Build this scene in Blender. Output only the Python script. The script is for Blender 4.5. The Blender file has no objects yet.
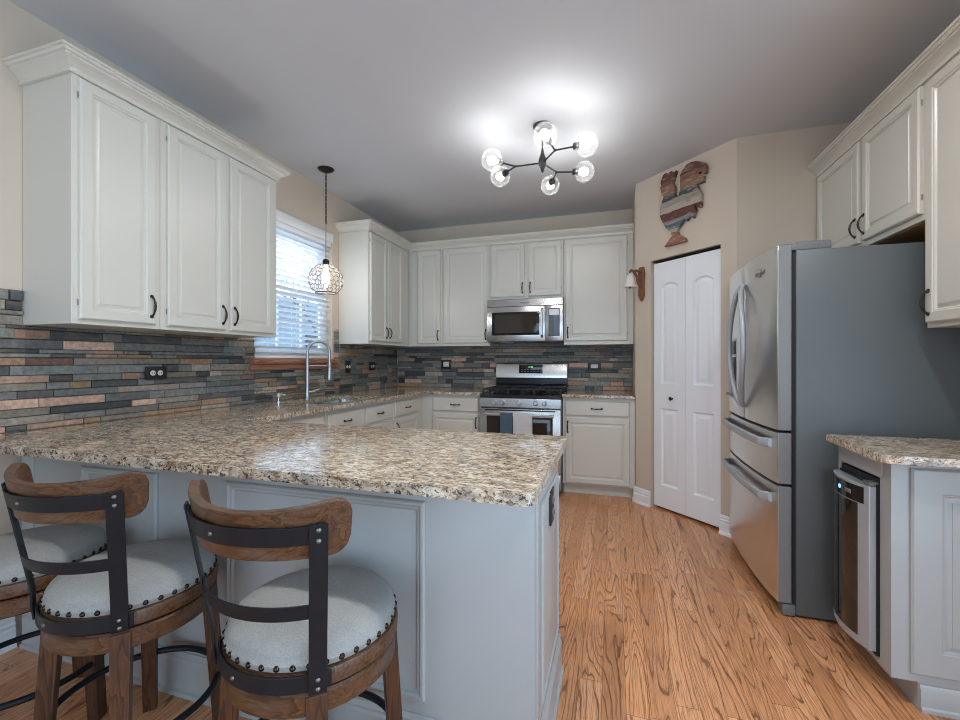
import bpy, bmesh, math, random
from mathutils import Vector, Matrix
from mathutils.geometry import tessellate_polygon
R = math.radians
sc = bpy.context.scene
COL = sc.collection
random.seed(7)

# ---------------------------------------------------------------- camera
cam_d = bpy.data.cameras.new('camera')
cam = bpy.data.objects.new('camera', cam_d); COL.objects.link(cam)
cam_d.sensor_width = 36.0
cam_d.lens = 431.53 / 960 * 36
cam_d.shift_y = 0.0007
cam_d.clip_start = 0.02
cam.location = (2.4476, -4.5931, 1.218)
cam.rotation_euler = (R(90), 0, 0.2995)
sc.camera = cam

# ---------------------------------------------------------------- sky, exposure
W = bpy.data.worlds.new('overcast_sky'); sc.world = W
W.use_nodes = True
wn = W.node_tree.nodes; wl = W.node_tree.links
bgn = wn['Background']
wt = wn.new('ShaderNodeTexCoord'); ws = wn.new('ShaderNodeSeparateXYZ'); wr = wn.new('ShaderNodeValToRGB')
wl.new(wt.outputs['Generated'], ws.inputs[0]); wl.new(ws.outputs['Z'], wr.inputs[0]); wl.new(wr.outputs[0], bgn.inputs['Color'])
wr.color_ramp.elements[0].position = 0.0; wr.color_ramp.elements[0].color = (0.58, 0.79, 1.0, 1)
wr.color_ramp.elements[1].position = 0.7; wr.color_ramp.elements[1].color = (0.55, 0.76, 1.0, 1)
SKY = 3.5
BULB = 48.0
PEND = 85.0
FILL = 330.0  # strength of the fill lights added in the ceiling out of view
bgn.inputs['Strength'].default_value = SKY
sc.view_settings.view_transform = 'Standard'
sc.view_settings.look = 'None'
sc.view_settings.gamma = 1.0
sc.view_settings.use_curve_mapping = False
sc.view_settings.exposure = 0.42
try:
    sc.cycles.max_bounces = 10; sc.cycles.diffuse_bounces = 6; sc.cycles.transparent_max_bounces = 16
    sc.cycles.caustics_reflective = False; sc.cycles.caustics_refractive = False
    sc.cycles.sample_clamp_indirect = 6.0
    sc.cycles.filter_width = 1.0
except Exception:
    pass

def portal(name, loc, rot, sx, sy):
    l = bpy.data.lights.new(name, 'AREA'); l.shape = 'RECTANGLE'; l.size = sx; l.size_y = sy
    l.cycles.is_portal = True
    o = bpy.data.objects.new(name, l); COL.objects.link(o); o.location = loc; o.rotation_euler = rot
    o['kind'] = 'helper'

# ---------------------------------------------------------------- materials
class NT:
    def __init__(s, name):
        s.m = bpy.data.materials.new(name); s.m.use_nodes = True
        s.n = s.m.node_tree.nodes; s.l = s.m.node_tree.links
        s.b = s.n['Principled BSDF']
    def node(s, t, ins=None, **kw):
        n = s.n.new(t)
        for k, v in kw.items(): setattr(n, k, v)
        for k, v in (ins or {}).items(): s.put(n.inputs[k], v)
        return n
    def put(s, sock, v):
        if isinstance(v, bpy.types.NodeSocket): s.l.new(v, sock)
        else: sock.default_value = v
    def math(s, op, a, b=0.0, c=None):
        n = s.n.new('ShaderNodeMath'); n.operation = op
        s.put(n.inputs[0], a); s.put(n.inputs[1], b)
        if c is not None: s.put(n.inputs[2], c)
        return n.outputs[0]
    def xyz(s, x, y, z):
        n = s.n.new('ShaderNodeCombineXYZ')
        for i, v in enumerate((x, y, z)): s.put(n.inputs[i], v)
        return n.outputs[0]
    def sep(s, v):
        n = s.n.new('ShaderNodeSeparateXYZ'); s.put(n.inputs[0], v); return n.outputs
    def coord(s, which='Object'):
        return s.n.new('ShaderNodeTexCoord').outputs[which]
    def map(s, v, scale=(1, 1, 1), rot=(0, 0, 0), loc=(0, 0, 0)):
        return s.node('ShaderNodeMapping', {'Vector': v, 'Scale': scale, 'Rotation': rot, 'Location': loc}).outputs[0]
    def noise(s, v, scale, detail=3.0, rough=0.5, dist=0.0):
        return s.node('ShaderNodeTexNoise', {'Vector': v, 'Scale': scale, 'Detail': detail, 'Roughness': rough, 'Distortion': dist}).outputs[0]
    def ramp(s, f, stops, interp='LINEAR'):
        n = s.n.new('ShaderNodeValToRGB'); s.put(n.inputs[0], f)
        e = n.color_ramp.elements; n.color_ramp.interpolation = interp
        while len(e) < len(stops): e.new(0.5)
        for i, (p, c) in enumerate(stops):
            e[i].position = p; e[i].color = c if len(c) == 4 else (*c, 1)
        return n.outputs[0]
    def mix(s, f, a, b, mode='MIX'):
        n = s.n.new('ShaderNodeMix'); n.data_type = 'RGBA'; n.blend_type = mode
        s.put(n.inputs[0], f)
        for i, v in ((6, a), (7, b)):
            s.put(n.inputs[i], v if isinstance(v, bpy.types.NodeSocket) else (*v[:3], 1))
        return n.outputs[2]
    def bump(s, h, strength=0.3, dist=0.01):
        n = s.node('ShaderNodeBump', {'Height': h, 'Strength': strength, 'Distance': dist})
        s.l.new(n.outputs[0], s.b.inputs['Normal'])
    def set(s, **kw):
        for k, v in kw.items():
            k = {'color': 'Base Color', 'rough': 'Roughness', 'metal': 'Metallic', 'spec': 'Specular IOR Level',
                 'coat': 'Coat Weight', 'alpha': 'Alpha'}[k]
            if k == 'Base Color' and not isinstance(v, bpy.types.NodeSocket): v = (*v[:3], 1)
            s.put(s.b.inputs[k], v)
        return s

def plain(name, col, rough=0.5, metal=0.0, var=0.04, scale=6.0, bump=0.0, bscale=200.0, spec=0.5, coat=0.0):
    t = NT(name); c = t.coord()
    n = t.noise(c, scale, 3)
    t.set(color=t.mix(n, tuple(x * (1 - var) for x in col), tuple(min(1, x * (1 + var)) for x in col)),
          rough=rough, metal=metal, spec=spec, coat=coat)
    if bump: t.bump(t.noise(c, bscale, 2), bump, 0.002)
    return t.m

def emit(name, col, strength):
    t = NT(name); t.set(color=(0.8, 0.8, 0.8))
    t.b.inputs['Emission Color'].default_value = (*col, 1); t.b.inputs['Emission Strength'].default_value = strength
    return t.m

def wood(name, c1, c2, c3, axis=0, scale=1.0, rough=0.4, worn=None):
    t = NT(name); c = t.coord()
    st = [14, 14, 14]; st[axis] = 1.3
    v = t.map(c, tuple(x * scale for x in st))
    n = t.noise(v, 1.0, 2, 0.5, 0.4)
    band = t.math('FRACT', t.math('MULTIPLY', n, 9.0))
    fine = [160, 160, 160]; fine[axis] = 5
    f = t.noise(t.map(c, tuple(x * scale for x in fine)), 1.0, 2)
    col = t.ramp(band, [(0.0, c1), (0.65, c2), (0.95, c3), (1.0, c1)])
    col = t.mix(t.ramp(f, [(0.42, (0, 0, 0)), (0.62, (1, 1, 1))]), t.mix(0.45, col, c3), col)
    if worn:
        w = t.noise(t.map(c, (9, 9, 30)), 1.0, 4)
        col = t.mix(t.ramp(w, [(0.5, (0, 0, 0)), (0.75, (0.55, 0.55, 0.55))]), col, worn)
    t.set(color=col, rough=rough)
    t.bump(f, 0.15, 0.002)
    return t.m

def floor_mat():
    t = NT('oak_strip_flooring'); c = t.coord(); x, y, z = t.sep(c)
    PW, PL = 0.083, 1.05
    u = t.math('DIVIDE', x, PW); row = t.math('FLOOR', u); fx = t.math('FRACT', u)
    r1 = t.node('ShaderNodeTexWhiteNoise', {'W': row}, noise_dimensions='1D').outputs['Value']
    v = t.math('ADD', t.math('DIVIDE', y, PL), t.math('MULTIPLY', r1, 9.0)); colm = t.math('FLOOR', v); fv = t.math('FRACT', v)
    pid = t.math('ADD', t.math('MULTIPLY', row, 17.31), t.math('MULTIPLY', colm, 3.73))
    wn_ = t.node('ShaderNodeTexWhiteNoise', {'W': pid}, noise_dimensions='1D')
    rv = wn_.outputs['Value']; rc = t.sep(wn_.outputs['Color'])
    gv = t.xyz(t.math('MULTIPLY', x, 9.0), t.math('MULTIPLY', y, t.math('ADD', 0.55, t.math('MULTIPLY', rc[0], 0.8))), t.math('MULTIPLY', rv, 91.0))
    h = t.noise(gv, 1.0, 1.6, 0.4, 0.2)
    wob = t.noise(t.xyz(t.math('MULTIPLY', x, 70.0), t.math('MULTIPLY', y, 16.0), rv), 1.0, 2)
    lines = t.math('ADD', t.math('MULTIPLY', h, t.math('ADD', 13.0, t.math('MULTIPLY', rc[1], 14.0))), t.math('MULTIPLY', wob, 0.45))
    lines = t.math('ADD', lines, t.math('MULTIPLY', fx, t.math('MULTIPLY', rc[2], 4.0)))
    saw = t.math('FRACT', lines)
    dark = t.ramp(saw, [(0.0, (0.55, 0.55, 0.55)), (0.05, (0.08, 0.08, 0.08)), (0.55, (0.0, 0.0, 0.0)), (0.78, (0.20, 0.20, 0.20)), (0.88, (0.95, 0.95, 0.95)), (0.97, (1, 1, 1)), (1.0, (0.55, 0.55, 0.55))])
    pore = t.noise(t.xyz(t.math('MULTIPLY', x, 420.0), t.math('MULTIPLY', y, 11.0), rv), 1.0, 2)
    base = t.ramp(rv, [(0.0, (0.62, 0.285, 0.128)), (0.35, (0.78, 0.375, 0.178)), (0.7, (0.84, 0.43, 0.22)), (1.0, (0.69, 0.315, 0.148))])
    colr = t.mix(t.math('MULTIPLY', dark, 0.80), base, (0.135, 0.043, 0.016))
    colr = t.mix(t.ramp(pore, [(0.36, (0.55, 0.55, 0.55)), (0.52, (0, 0, 0))]), colr, (0.34, 0.135, 0.055))
    gap = t.math('ADD', t.math('LESS_THAN', fx, 0.016), t.math('LESS_THAN', fv, 0.0015))
    colr = t.mix(t.math('MULTIPLY', gap, 0.75), colr, (0.07, 0.03, 0.012))
    t.set(color=colr, rough=t.math('ADD', 0.24, t.math('MULTIPLY', dark, 0.12)))
    t.bump(t.math('SUBTRACT', t.math('MULTIPLY', dark, -0.15), gap), 0.25, 0.002)
    return t.m

def granite_mat():
    t = NT('speckled_granite'); c = t.coord()
    v = t.map(c, (1.15, 2.3, 1.7), (0, 0, R(8)))
    n1 = t.noise(v, 24, 5, 0.62, 0.5)
    n2 = t.noise(t.map(v, (1, 1, 1), loc=(5, 2, 1)), 52, 4, 0.65, 0.7)
    n3 = t.noise(t.map(v, (1, 1, 1), loc=(9, 7, 3)), 88, 3, 0.6, 0.4)
    n4 = t.noise(t.map(v, (1, 1, 1), loc=(1, 4, 8)), 13, 3, 0.5, 0.5)
    n5 = t.noise(t.map(v, (1, 1, 1), loc=(3, 8, 2)), 21, 4, 0.6, 1.0)
    col = t.ramp(n1, [(0.32, (0.20, 0.125, 0.075)), (0.42, (0.42, 0.30, 0.19)), (0.52, (0.66, 0.565, 0.43)), (0.64, (0.76, 0.70, 0.59)), (0.8, (0.50, 0.46, 0.41))])
    col = t.mix(t.ramp(n4, [(0.46, (0, 0, 0)), (0.66, (0.65, 0.65, 0.65))]), col, (0.34, 0.31, 0.28))
    col = t.mix(t.ramp(n3, [(0.55, (0, 0, 0)), (0.63, (0.8, 0.8, 0.8))]), col, (0.17, 0.095, 0.055))
    col = t.mix(t.ramp(n2, [(0.545, (0, 0, 0)), (0.605, (0.93, 0.93, 0.93))]), col, (0.030, 0.024, 0.022))
    col = t.mix(t.ramp(n5, [(0.60, (0, 0, 0)), (0.66, (0.85, 0.85, 0.85))]), col, (0.05, 0.038, 0.032))
    t.set(color=col, rough=0.09, spec=0.5)
    return t.m

def slate_mat():
    t = NT('slate_ledger_stone'); c = t.coord()
    a = t.n.new('ShaderNodeAttribute'); a.attribute_name = 'stone'
    n = t.noise(t.map(c, (5, 5, 14)), 1.0, 5, 0.6, 0.5); n2 = t.noise(c, 55, 4, 0.65)
    col = t.mix(t.ramp(n2, [(0.3, (0, 0, 0)), (0.75, (1, 1, 1))]), t.mix(1.0, a.outputs['Color'], (0.62, 0.62, 0.64), 'MULTIPLY'), t.mix(1.0, a.outputs['Color'], (1.3, 1.27, 1.22), 'MULTIPLY'))
    col = t.mix(t.ramp(n, [(0.54, (0, 0, 0)), (0.70, (0.5, 0.5, 0.5))]), col, (0.25, 0.18, 0.12))
    t.set(color=col, rough=0.55)
    t.bump(t.math('ADD', n, t.math('MULTIPLY', n2, 0.5)), 0.5, 0.006)
    return t.m

def glass_mat(name, ior=1.45, tint=(1, 1, 1), rough=0.0, milk=0.0):
    t = NT(name)
    tr = t.node('ShaderNodeBsdfTransparent', {'Color': (*tint, 1)})
    gl = t.node('ShaderNodeBsdfGlossy', {'Color': (1, 1, 1, 1), 'Roughness': rough})
    fc_ = t.node('ShaderNodeLayerWeight', {'Blend': 0.5}).outputs['Facing']
    f0 = ((ior - 1) / (ior + 1)) ** 2
    fr = t.math('ADD', f0, t.math('MULTIPLY', t.math('POWER', fc_, 5.0), 0.9 - f0))
    if milk:
        df = t.node('ShaderNodeBsdfTranslucent', {'Color': (0.95, 0.95, 0.95, 1)})
        m2 = t.node('ShaderNodeMixShader', {0: t.math('ADD', milk * 0.35, t.math('MULTIPLY', t.math('POWER', fc_, 2.0), milk))})
        t.l.new(tr.outputs[0], m2.inputs[1]); t.l.new(df.outputs[0], m2.inputs[2]); tr = m2
    mx = t.node('ShaderNodeMixShader', {0: fr})
    t.l.new(tr.outputs[0], mx.inputs[1]); t.l.new(gl.outputs[0], mx.inputs[2])
    t.l.new(mx.outputs[0], t.n['Material Output'].inputs['Surface'])
    return t.m

def rooster_mat():
    t = NT('painted_board_strips'); c = t.coord(); x, y, z = t.sep(c)
    wob = t.noise(t.map(c, (7, 7, 4)), 1.0, 3)
    h = t.math('ADD', z, t.math('MULTIPLY', t.math('SUBTRACT', wob, 0.5), 0.02))
    f = t.math('DIVIDE', h, 0.585)
    red = (0.115, 0.042, 0.032); tan = (0.24, 0.125, 0.07); cre = (0.40, 0.36, 0.30); blu = (0.075, 0.115, 0.15); pink = (0.27, 0.115, 0.08); drk = (0.055, 0.06, 0.065)
    col = t.ramp(f, [(0.0, pink), (0.13, tan), (0.155, cre), (0.20, blu), (0.285, (0.20, 0.21, 0.21)), (0.325, red), (0.445, cre), (0.52, (0.30, 0.27, 0.23)), (0.60, drk), (0.645, blu), (0.675, tan), (0.80, (0.19, 0.085, 0.06)), (0.86, red)], 'CONSTANT')
    n = t.noise(t.map(c, (10, 10, 45)), 1.0, 5, 0.7)
    col = t.mix(t.ramp(n, [(0.52, (0, 0, 0)), (0.64, (0.75, 0.75, 0.75))]), col, (0.38, 0.33, 0.27))
    col = t.mix(t.ramp(n, [(0.30, (0.8, 0.8, 0.8)), (0.42, (0, 0, 0))]), col, (0.06, 0.04, 0.03))
    t.set(color=col, rough=0.75)
    t.bump(n, 0.5, 0.004)
    return t.m

def steel_mat(name, col=(0.60, 0.60, 0.60), rough=0.27, axis=2):
    t = NT(name); c = t.coord()
    s = [180, 180, 180]; s[axis] = 1.5
    n = t.noise(t.map(c, tuple(s)), 1.0, 2)
    t.set(color=t.mix(n, tuple(x * 0.93 for x in col), tuple(min(1, x * 1.06) for x in col)), metal=1.0, rough=rough)
    return t.m

def fabric_mat():
    t = NT('woven_linen'); c = t.coord()
    n = t.noise(c, 260, 3); m = t.noise(c, 14, 3)
    col = t.mix(n, (0.215, 0.22, 0.215), (0.40, 0.405, 0.395))
    col = t.mix(t.ramp(m, [(0.45, (0, 0, 0)), (0.75, (0.3, 0.3, 0.3))]), col, (0.20, 0.195, 0.185))
    t.set(color=col, rough=0.95, spec=0.15); t.bump(n, 0.3, 0.002)
    return t.m

def wallpaint():
    t = NT('beige_wall_paint'); c = t.coord('Object')
    t.set(color=t.mix(t.noise(c, 2.0, 2), (0.60, 0.52, 0.43), (0.63, 0.545, 0.45)), rough=0.7, spec=0.3)
    t.bump(t.noise(c, 180, 2), 0.12, 0.002)
    return t.m

M = dict(
    wall=wallpaint(), floor=floor_mat(), granite=granite_mat(), slate=slate_mat(), rooster=rooster_mat(), linen=fabric_mat(),
    ceiling=plain('flat_white_ceiling', (0.62, 0.645, 0.685), 0.85, spec=0.2, var=0.015),
    cabinet=plain('antique_white_cabinet_paint', (0.64, 0.625, 0.565), 0.28, var=0.015),
    bare=wood('unfinished_cabinet_wood', (0.56, 0.30, 0.12), (0.50, 0.25, 0.10), (0.36, 0.17, 0.06), 1),
    white=plain('white_trim_paint', (0.85, 0.88, 0.93), 0.30, var=0.01),
    pen=plain('shade_toned_white_paint', (0.385, 0.403, 0.405), 0.32, var=0.012),  # cabinet white, darkened in colour for the shade on the camera-facing panels
    black=plain('black_iron', (0.018, 0.018, 0.02), 0.42, var=0.2, scale=30),
    bronze=plain('oil_rubbed_bronze', (0.030, 0.020, 0.016), 0.38, 0.6, var=0.2),
    iron=plain('dark_blue_black_iron', (0.008, 0.010, 0.014), 0.45, 0.0, var=0.25, scale=40, bump=0.2, bscale=90, spec=0.28),
    rivet=plain('worn_rivet_metal', (0.20, 0.20, 0.20), 0.4, 1.0),
    nail=plain('dark_nailhead_metal', (0.05, 0.042, 0.036), 0.25, 1.0),
    stool=wood('dark_stained_stool_wood', (0.115, 0.041, 0.015), (0.075, 0.027, 0.010), (0.028, 0.011, 0.006), 2, 1.6, 0.42),
    stoolh=wood('worn_curved_stool_wood', (0.150, 0.062, 0.023), (0.100, 0.040, 0.014), (0.036, 0.015, 0.007), 0, 1.5, 0.42, (0.15, 0.115, 0.09)),
    sill=wood('stained_sill_wood', (0.46, 0.225, 0.145), (0.38, 0.17, 0.10), (0.21, 0.08, 0.045), 1, 1.0, 0.3),
    bracket=plain('rusty_carved_wood', (0.21, 0.088, 0.042), 0.7, var=0.4, scale=50, bump=0.4),
    bell=plain('chalky_white_bell', (0.66, 0.65, 0.60), 0.6, var=0.12, scale=30),
    steel=steel_mat('brushed_stainless_steel', (0.76, 0.745, 0.72), 0.28, 1),
    steelx=steel_mat('brushed_range_steel', (0.60, 0.60, 0.60), 0.25, 0),
    nickel=plain('brushed_nickel', (0.42, 0.44, 0.47), 0.32, 1.0, var=0.02),
    chrome=plain('polished_nickel', (0.66, 0.67, 0.69), 0.14, 1.0, var=0.01),
    handle=plain('satin_steel_handle', (0.58, 0.62, 0.66), 0.36, 1.0, var=0.02),
    silver=plain('silver_matte_finish', (0.42, 0.46, 0.50), 0.42, 0.35, var=0.02),
    fside=plain('charcoal_textured_steel', (0.105, 0.122, 0.130), 0.40, 0.0, var=0.06, scale=90, bump=0.25, bscale=300),
    slateplastic=plain('blue_grey_plastic', (0.10, 0.13, 0.16), 0.3),
    fgrey=plain('grey_plastic', (0.16, 0.17, 0.18), 0.5),
    doorside=plain('grey_painted_door_edge', (0.20, 0.205, 0.21), 0.45, 0.0, var=0.05),
    gasket=plain('black_rubber', (0.012, 0.012, 0.013), 0.7),
    blackglass=plain('black_glass', (0.012, 0.013, 0.014), 0.06, var=0.0),
    ovenglass=plain('dark_oven_window', (0.030, 0.022, 0.017), 0.05, var=0.1),
    enamel=plain('black_enamel', (0.012, 0.015, 0.02), 0.14),
    cast=plain('cast_iron', (0.016, 0.016, 0.016), 0.55, var=0.2),
    towelb=plain('blue_grey_towel', (0.085, 0.125, 0.175), 0.95, var=0.25, scale=60, bump=0.6, bscale=400, spec=0.1),
    towelw=plain('pale_grey_towel', (0.60, 0.60, 0.60), 0.95, var=0.08, scale=60, bump=0.6, bscale=400, spec=0.1),
    socket=plain('white_plastic', (0.72, 0.72, 0.70), 0.35, var=0.01),
    blind=plain('white_blind_slat', (0.80, 0.82, 0.84), 0.4, var=0.01),
    rope=plain('dark_brown_net_cord', (0.085, 0.06, 0.046), 0.8, var=0.2),
    cord=plain('clear_grey_cord', (0.33, 0.31, 0.29), 0.4),
    glass=glass_mat('clear_globe_glass', 1.4, (0.985, 0.985, 0.985), 0.0, 0.08),
    pane=glass_mat('window_pane_glass', 1.45, (0.97, 0.98, 0.99)),
    pendglass=glass_mat('crackled_pendant_glass', 1.5, (0.96, 0.95, 0.94), 0.12, 0.07),
    doorglass=plain('smoked_cooler_glass', (0.010, 0.012, 0.014), 0.05, var=0.0, spec=0.9),
    bulb=emit('lit_globe_bulb', (1.0, 0.98, 0.95), BULB),
    pbulb=emit('lit_pendant_bulb', (1.0, 0.94, 0.87), PEND),
    fill_lens=emit('lit_fill_lens', (1.0, 0.975, 0.94), FILL),  # glowing face of the added fill lights
    led=emit('blue_indicator_light', (0.02, 0.16, 1.0), 3.0),
    clock=emit('green_clock_display', (0.05, 1.0, 0.25), 0.8),
    disp=emit('blue_grey_display', (0.03, 0.03, 0.16), 0.25),
    bark=plain('grey_bark', (0.13, 0.11, 0.10), 0.9, var=0.4, scale=20),
    lawn=plain('frosty_lawn', (0.22, 0.25, 0.27), 0.95, var=0.35, scale=1.2),
    siding=plain('pale_house_siding', (0.20, 0.235, 0.275), 0.8, var=0.05),
    snow=plain('snow_covered_roof', (0.80, 0.82, 0.85), 0.9, var=0.1),
)

# ---------------------------------------------------------------- mesh helpers
class MB:
    def __init__(s): s.bm = bmesh.new()
    def box(s, x0, x1, y0, y1, z0, z1, bev=0.0, seg=2, mat=None):
        b = bmesh.new()
        vs = [b.verts.new((x, y, z)) for x in (x0, x1) for y in (y0, y1) for z in (z0, z1)]
        for f in ((0, 1, 3, 2), (4, 6, 7, 5), (0, 4, 5, 1), (2, 3, 7, 6), (0, 2, 6, 4), (1, 5, 7, 3)):
            b.faces.new([vs[i] for i in f])
        if bev > 0: bmesh.ops.bevel(b, geom=b.edges[:], offset=bev, segments=seg, affect='EDGES', profile=0.5)
        return s.merge(b, mat)
    def merge(s, b, mat=None):
        if mat is not None: bmesh.ops.transform(b, matrix=mat, verts=b.verts)
        vm = [s.bm.verts.new(v.co) for v in b.verts]
        b.verts.index_update()
        out = []
        for f in b.faces:
            try: out.append(s.bm.faces.new([vm[v.index] for v in f.verts]))
            except ValueError: pass
        b.free(); return out
    def rings(s, rings, cap0=True, cap1=True, close=True):
        vs = [[s.bm.verts.new(p) for p in r] for r in rings]
        for a, b in zip(vs, vs[1:]):
            n = len(a)
            for i in range(n if close else n - 1):
                j = (i + 1) % n
                s.bm.faces.new((a[i], a[j], b[j], b[i]))
        if cap0 and close: s.bm.faces.new(vs[0][::-1])
        if cap1 and close: s.bm.faces.new(vs[-1])
    def lathe(s, prof, n=24, axis=None, org=(0, 0, 0)):
        m = Matrix.Translation(org)
        if axis is not None: m = m @ Vector((0, 0, 1)).rotation_difference(Vector(axis)).to_matrix().to_4x4()
        rs = []
        for r, z in prof:
            r = max(r, 1e-5)
            rs.append([m @ Vector((r * math.cos(2 * math.pi * i / n), r * math.sin(2 * math.pi * i / n), z)) for i in range(n)])
        s.rings(rs)
    def cyl(s, p, q, r, n=16, r2=None):
        p, q = Vector(p), Vector(q); d = q - p
        s.lathe([(r, 0), (r2 if r2 is not None else r, d.length)], n, d.normalized(), p)
    def ball(s, c, r, n=20, sz=1.0):
        k = n // 2
        s.lathe([(r * math.sin(math.pi * i / k), -r * sz * math.cos(math.pi * i / k)) for i in range(k + 1)], n, None, c)
    def tube(s, pts, r, n=10, closed=False, rad=None, flat=1.0):
        P = [Vector(p) for p in pts]; L = len(P); rs = []; up = None
        for i in range(L):
            if closed: t = P[(i + 1) % L] - P[i - 1]
            else: t = P[min(i + 1, L - 1)] - P[max(i - 1, 0)]
            t.normalize()
            if up is None:
                up = Vector((0, 0, 1)) if abs(t.z) < 0.9 else Vector((1, 0, 0))
            a = t.cross(up)
            if a.length < 1e-4: a = t.orthogonal()
            a.normalize(); u = a.cross(t).normalized(); up = u
            rr = rad[i] if rad else r
            rs.append([P[i] + a * (rr * math.cos(2 * math.pi * k / n)) + u * (rr * flat * math.sin(2 * math.pi * k / n)) for k in range(n)])
        if closed: rs.append(rs[0]); 
        s.rings(rs, not closed, not closed)
    def prism(s, poly, z0, z1, plane='xy', tess=False):
        f = {'xy': lambda a, b, c: (a, b, c), 'xz': lambda a, b, c: (a, c, b), 'yz': lambda a, b, c: (c, a, b)}[plane]
        A = [s.bm.verts.new(f(a, b, z0)) for a, b in poly]; B = [s.bm.verts.new(f(a, b, z1)) for a, b in poly]
        n = len(poly)
        if tess:
            for tri in tessellate_polygon([[Vector((a, b, 0)) for a, b in poly]]):
                s.bm.faces.new([A[i] for i in tri]); s.bm.faces.new([B[i] for i in tri][::-1])
        else: s.bm.faces.new(A[::-1]); s.bm.faces.new(B)
        for i in range(n): s.bm.faces.new((A[i], A[(i + 1) % n], B[(i + 1) % n], B[i]))
    def sweep(s, prof, path, closed_ends=True):
        # prof: (outward, z) ring; outward is to the right of the path direction
        P = [Vector((a, b)) for a, b in path]; rs = []
        for i, p in enumerate(P):
            d0 = (P[i] - P[i - 1]).normalized() if i else (P[1] - P[0]).normalized()
            d1 = (P[i + 1] - P[i]).normalized() if i < len(P) - 1 else d0
            n0 = Vector((d0.y, -d0.x)); n1 = Vector((d1.y, -d1.x))
            m = (n0 + n1) / (1 + n0.dot(n1))
            rs.append([(p.x + m.x * o, p.y + m.y * o, z) for o, z in prof])
        s.rings(rs)
    def build(s, name, mat, parent=None, loc=None, rotz=0.0, smooth=35, bevel=0.0):
        bmesh.ops.remove_doubles(s.bm, verts=s.bm.verts, dist=1e-6)
        bmesh.ops.recalc_face_normals(s.bm, faces=s.bm.faces)
        me = bpy.data.meshes.new(name); s.bm.to_mesh(me); s.bm.free()
        if smooth:
            me.polygons.foreach_set('use_smooth', [True] * len(me.polygons)); me.set_sharp_from_angle(angle=R(smooth))
        me.materials.append(M[mat] if isinstance(mat, str) else mat)
        o = bpy.data.objects.new(name, me); COL.objects.link(o)
        if parent is not None: o.parent = parent
        if loc is not None: o.location = loc
        o.rotation_euler.z = rotz
        if bevel:
            b = o.modifiers.new('soft_edge', 'BEVEL'); b.width = bevel; b.segments = 3; b.limit_method = 'ANGLE'; b.angle_limit = R(50)
        return o

def tag(o, label=None, cat=None, group=None, kind=None):
    if label: o['label'] = label
    if cat: o['category'] = cat
    if group: o['group'] = group
    if kind: o['kind'] = kind
    return o
def thing(name, label, cat, loc=(0, 0, 0), rotz=0.0, group=None):
    o = bpy.data.objects.new(name, None); COL.objects.link(o); o.empty_display_size = 0.05
    o.location = loc; o.rotation_euler.z = rotz
    return tag(o, label, cat, group)
def structure(name, label, mb=None, mat=None, loc=(0, 0, 0), rotz=0.0, **kw):
    if mb is None:
        o = bpy.data.objects.new(name, None); COL.objects.link(o); o.location = loc; o.rotation_euler.z = rotz
    else: o = mb.build(name, mat, None, loc, rotz, **kw)
    return tag(o, label, None, None, 'structure')
def copy_tree(o, parent=None):
    c = o.copy(); COL.objects.link(c)
    if parent is not None: c.parent = parent
    for ch in list(o.children): copy_tree(ch, c)
    return c
def rect(x0, x1, z0, z1, y): return [(x0, y, z0), (x1, y, z0), (x1, y, z1), (x0, y, z1)]
def box(name, mat, parent, *a, bev=0.0, **kw):
    m = MB(); m.box(*a, bev=bev); return m.build(name, mat, parent, **kw)

# ================================================================ ROOM
CH = 2.743; XR = 4.04; YR = -8.4; T = 0.14
XA, YA = 2.632, -0.632          # pantry corner by the range
XB, YB = 3.256, -1.256          # pantry corner by the fridge
m = MB(); m.box(-T, XR + T, YR - T, T, -0.1, 0.0)
structure('floor', 'honey oak strip floor with strong dark grain', m, 'floor')
m = MB(); m.box(-T, XR + T, YR - T, T, CH, CH + 0.1)
structure('ceiling', 'flat white painted ceiling', m, 'ceiling')
WY0, WY1, WZ0, WZ1 = -2.13, -1.235, 1.235, 2.30     # kitchen window opening
m = MB()
m.box(-T, 0, YR, WY0, 0, CH); m.box(-T, 0, WY1, 0, 0, CH); m.box(-T, 0, WY0, WY1, 0, WZ0); m.box(-T, 0, WY0, WY1, WZ1, CH)
structure('wall_left', 'beige wall with the sink window', m, 'wall')
m = MB(); m.box(-T, XR + T, 0, T, 0, CH)
structure('wall_back', 'beige wall behind the range', m, 'wall')
OX0, OX1 = 0.3, 3.5      # patio glazing behind the camera
m = MB()
RY_0, RY_1 = -6.6, -3.7      # patio door to the right of the camera
m.box(XR, XR + T, YR, RY_0, 0, CH); m.box(XR, XR + T, RY_1, 0, 0, CH); m.box(XR, XR + T, RY_0, RY_1, 0, 0.08); m.box(XR, XR + T, RY_0, RY_1, 2.3, CH); m.box(XR + 0.03, XR + 0.09, (RY_0 + RY_1) / 2 - 0.04, (RY_0 + RY_1) / 2 + 0.04, 0.08, 2.3)
structure('wall_right', 'beige wall behind the refrigerator', m, 'wall')
m = MB()
m.box(-T, OX0, YR - T, YR, 0, CH); m.box(OX1, XR + T, YR - T, YR, 0, CH); m.box(OX0, OX1, YR - T, YR, 2.2, CH); m.box(OX0, OX1, YR - T, YR, 0, 0.12)
m.box((OX0 + OX1) / 2 - 0.03, (OX0 + OX1) / 2 + 0.03, YR - T, YR, 0.12, 2.2)
structure('wall_rear', 'beige dining wall with wide patio glazing', m, 'wall')
portal('window_light_dining', ((OX0 + OX1) / 2, YR - 0.07, 1.16), (R(90), 0, 0), OX1 - OX0, 2.08)
portal('window_light_side', (XR + 0.07, (RY_0 + RY_1) / 2, 1.19), (R(90), 0, R(90)), RY_1 - RY_0, 2.22)
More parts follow.
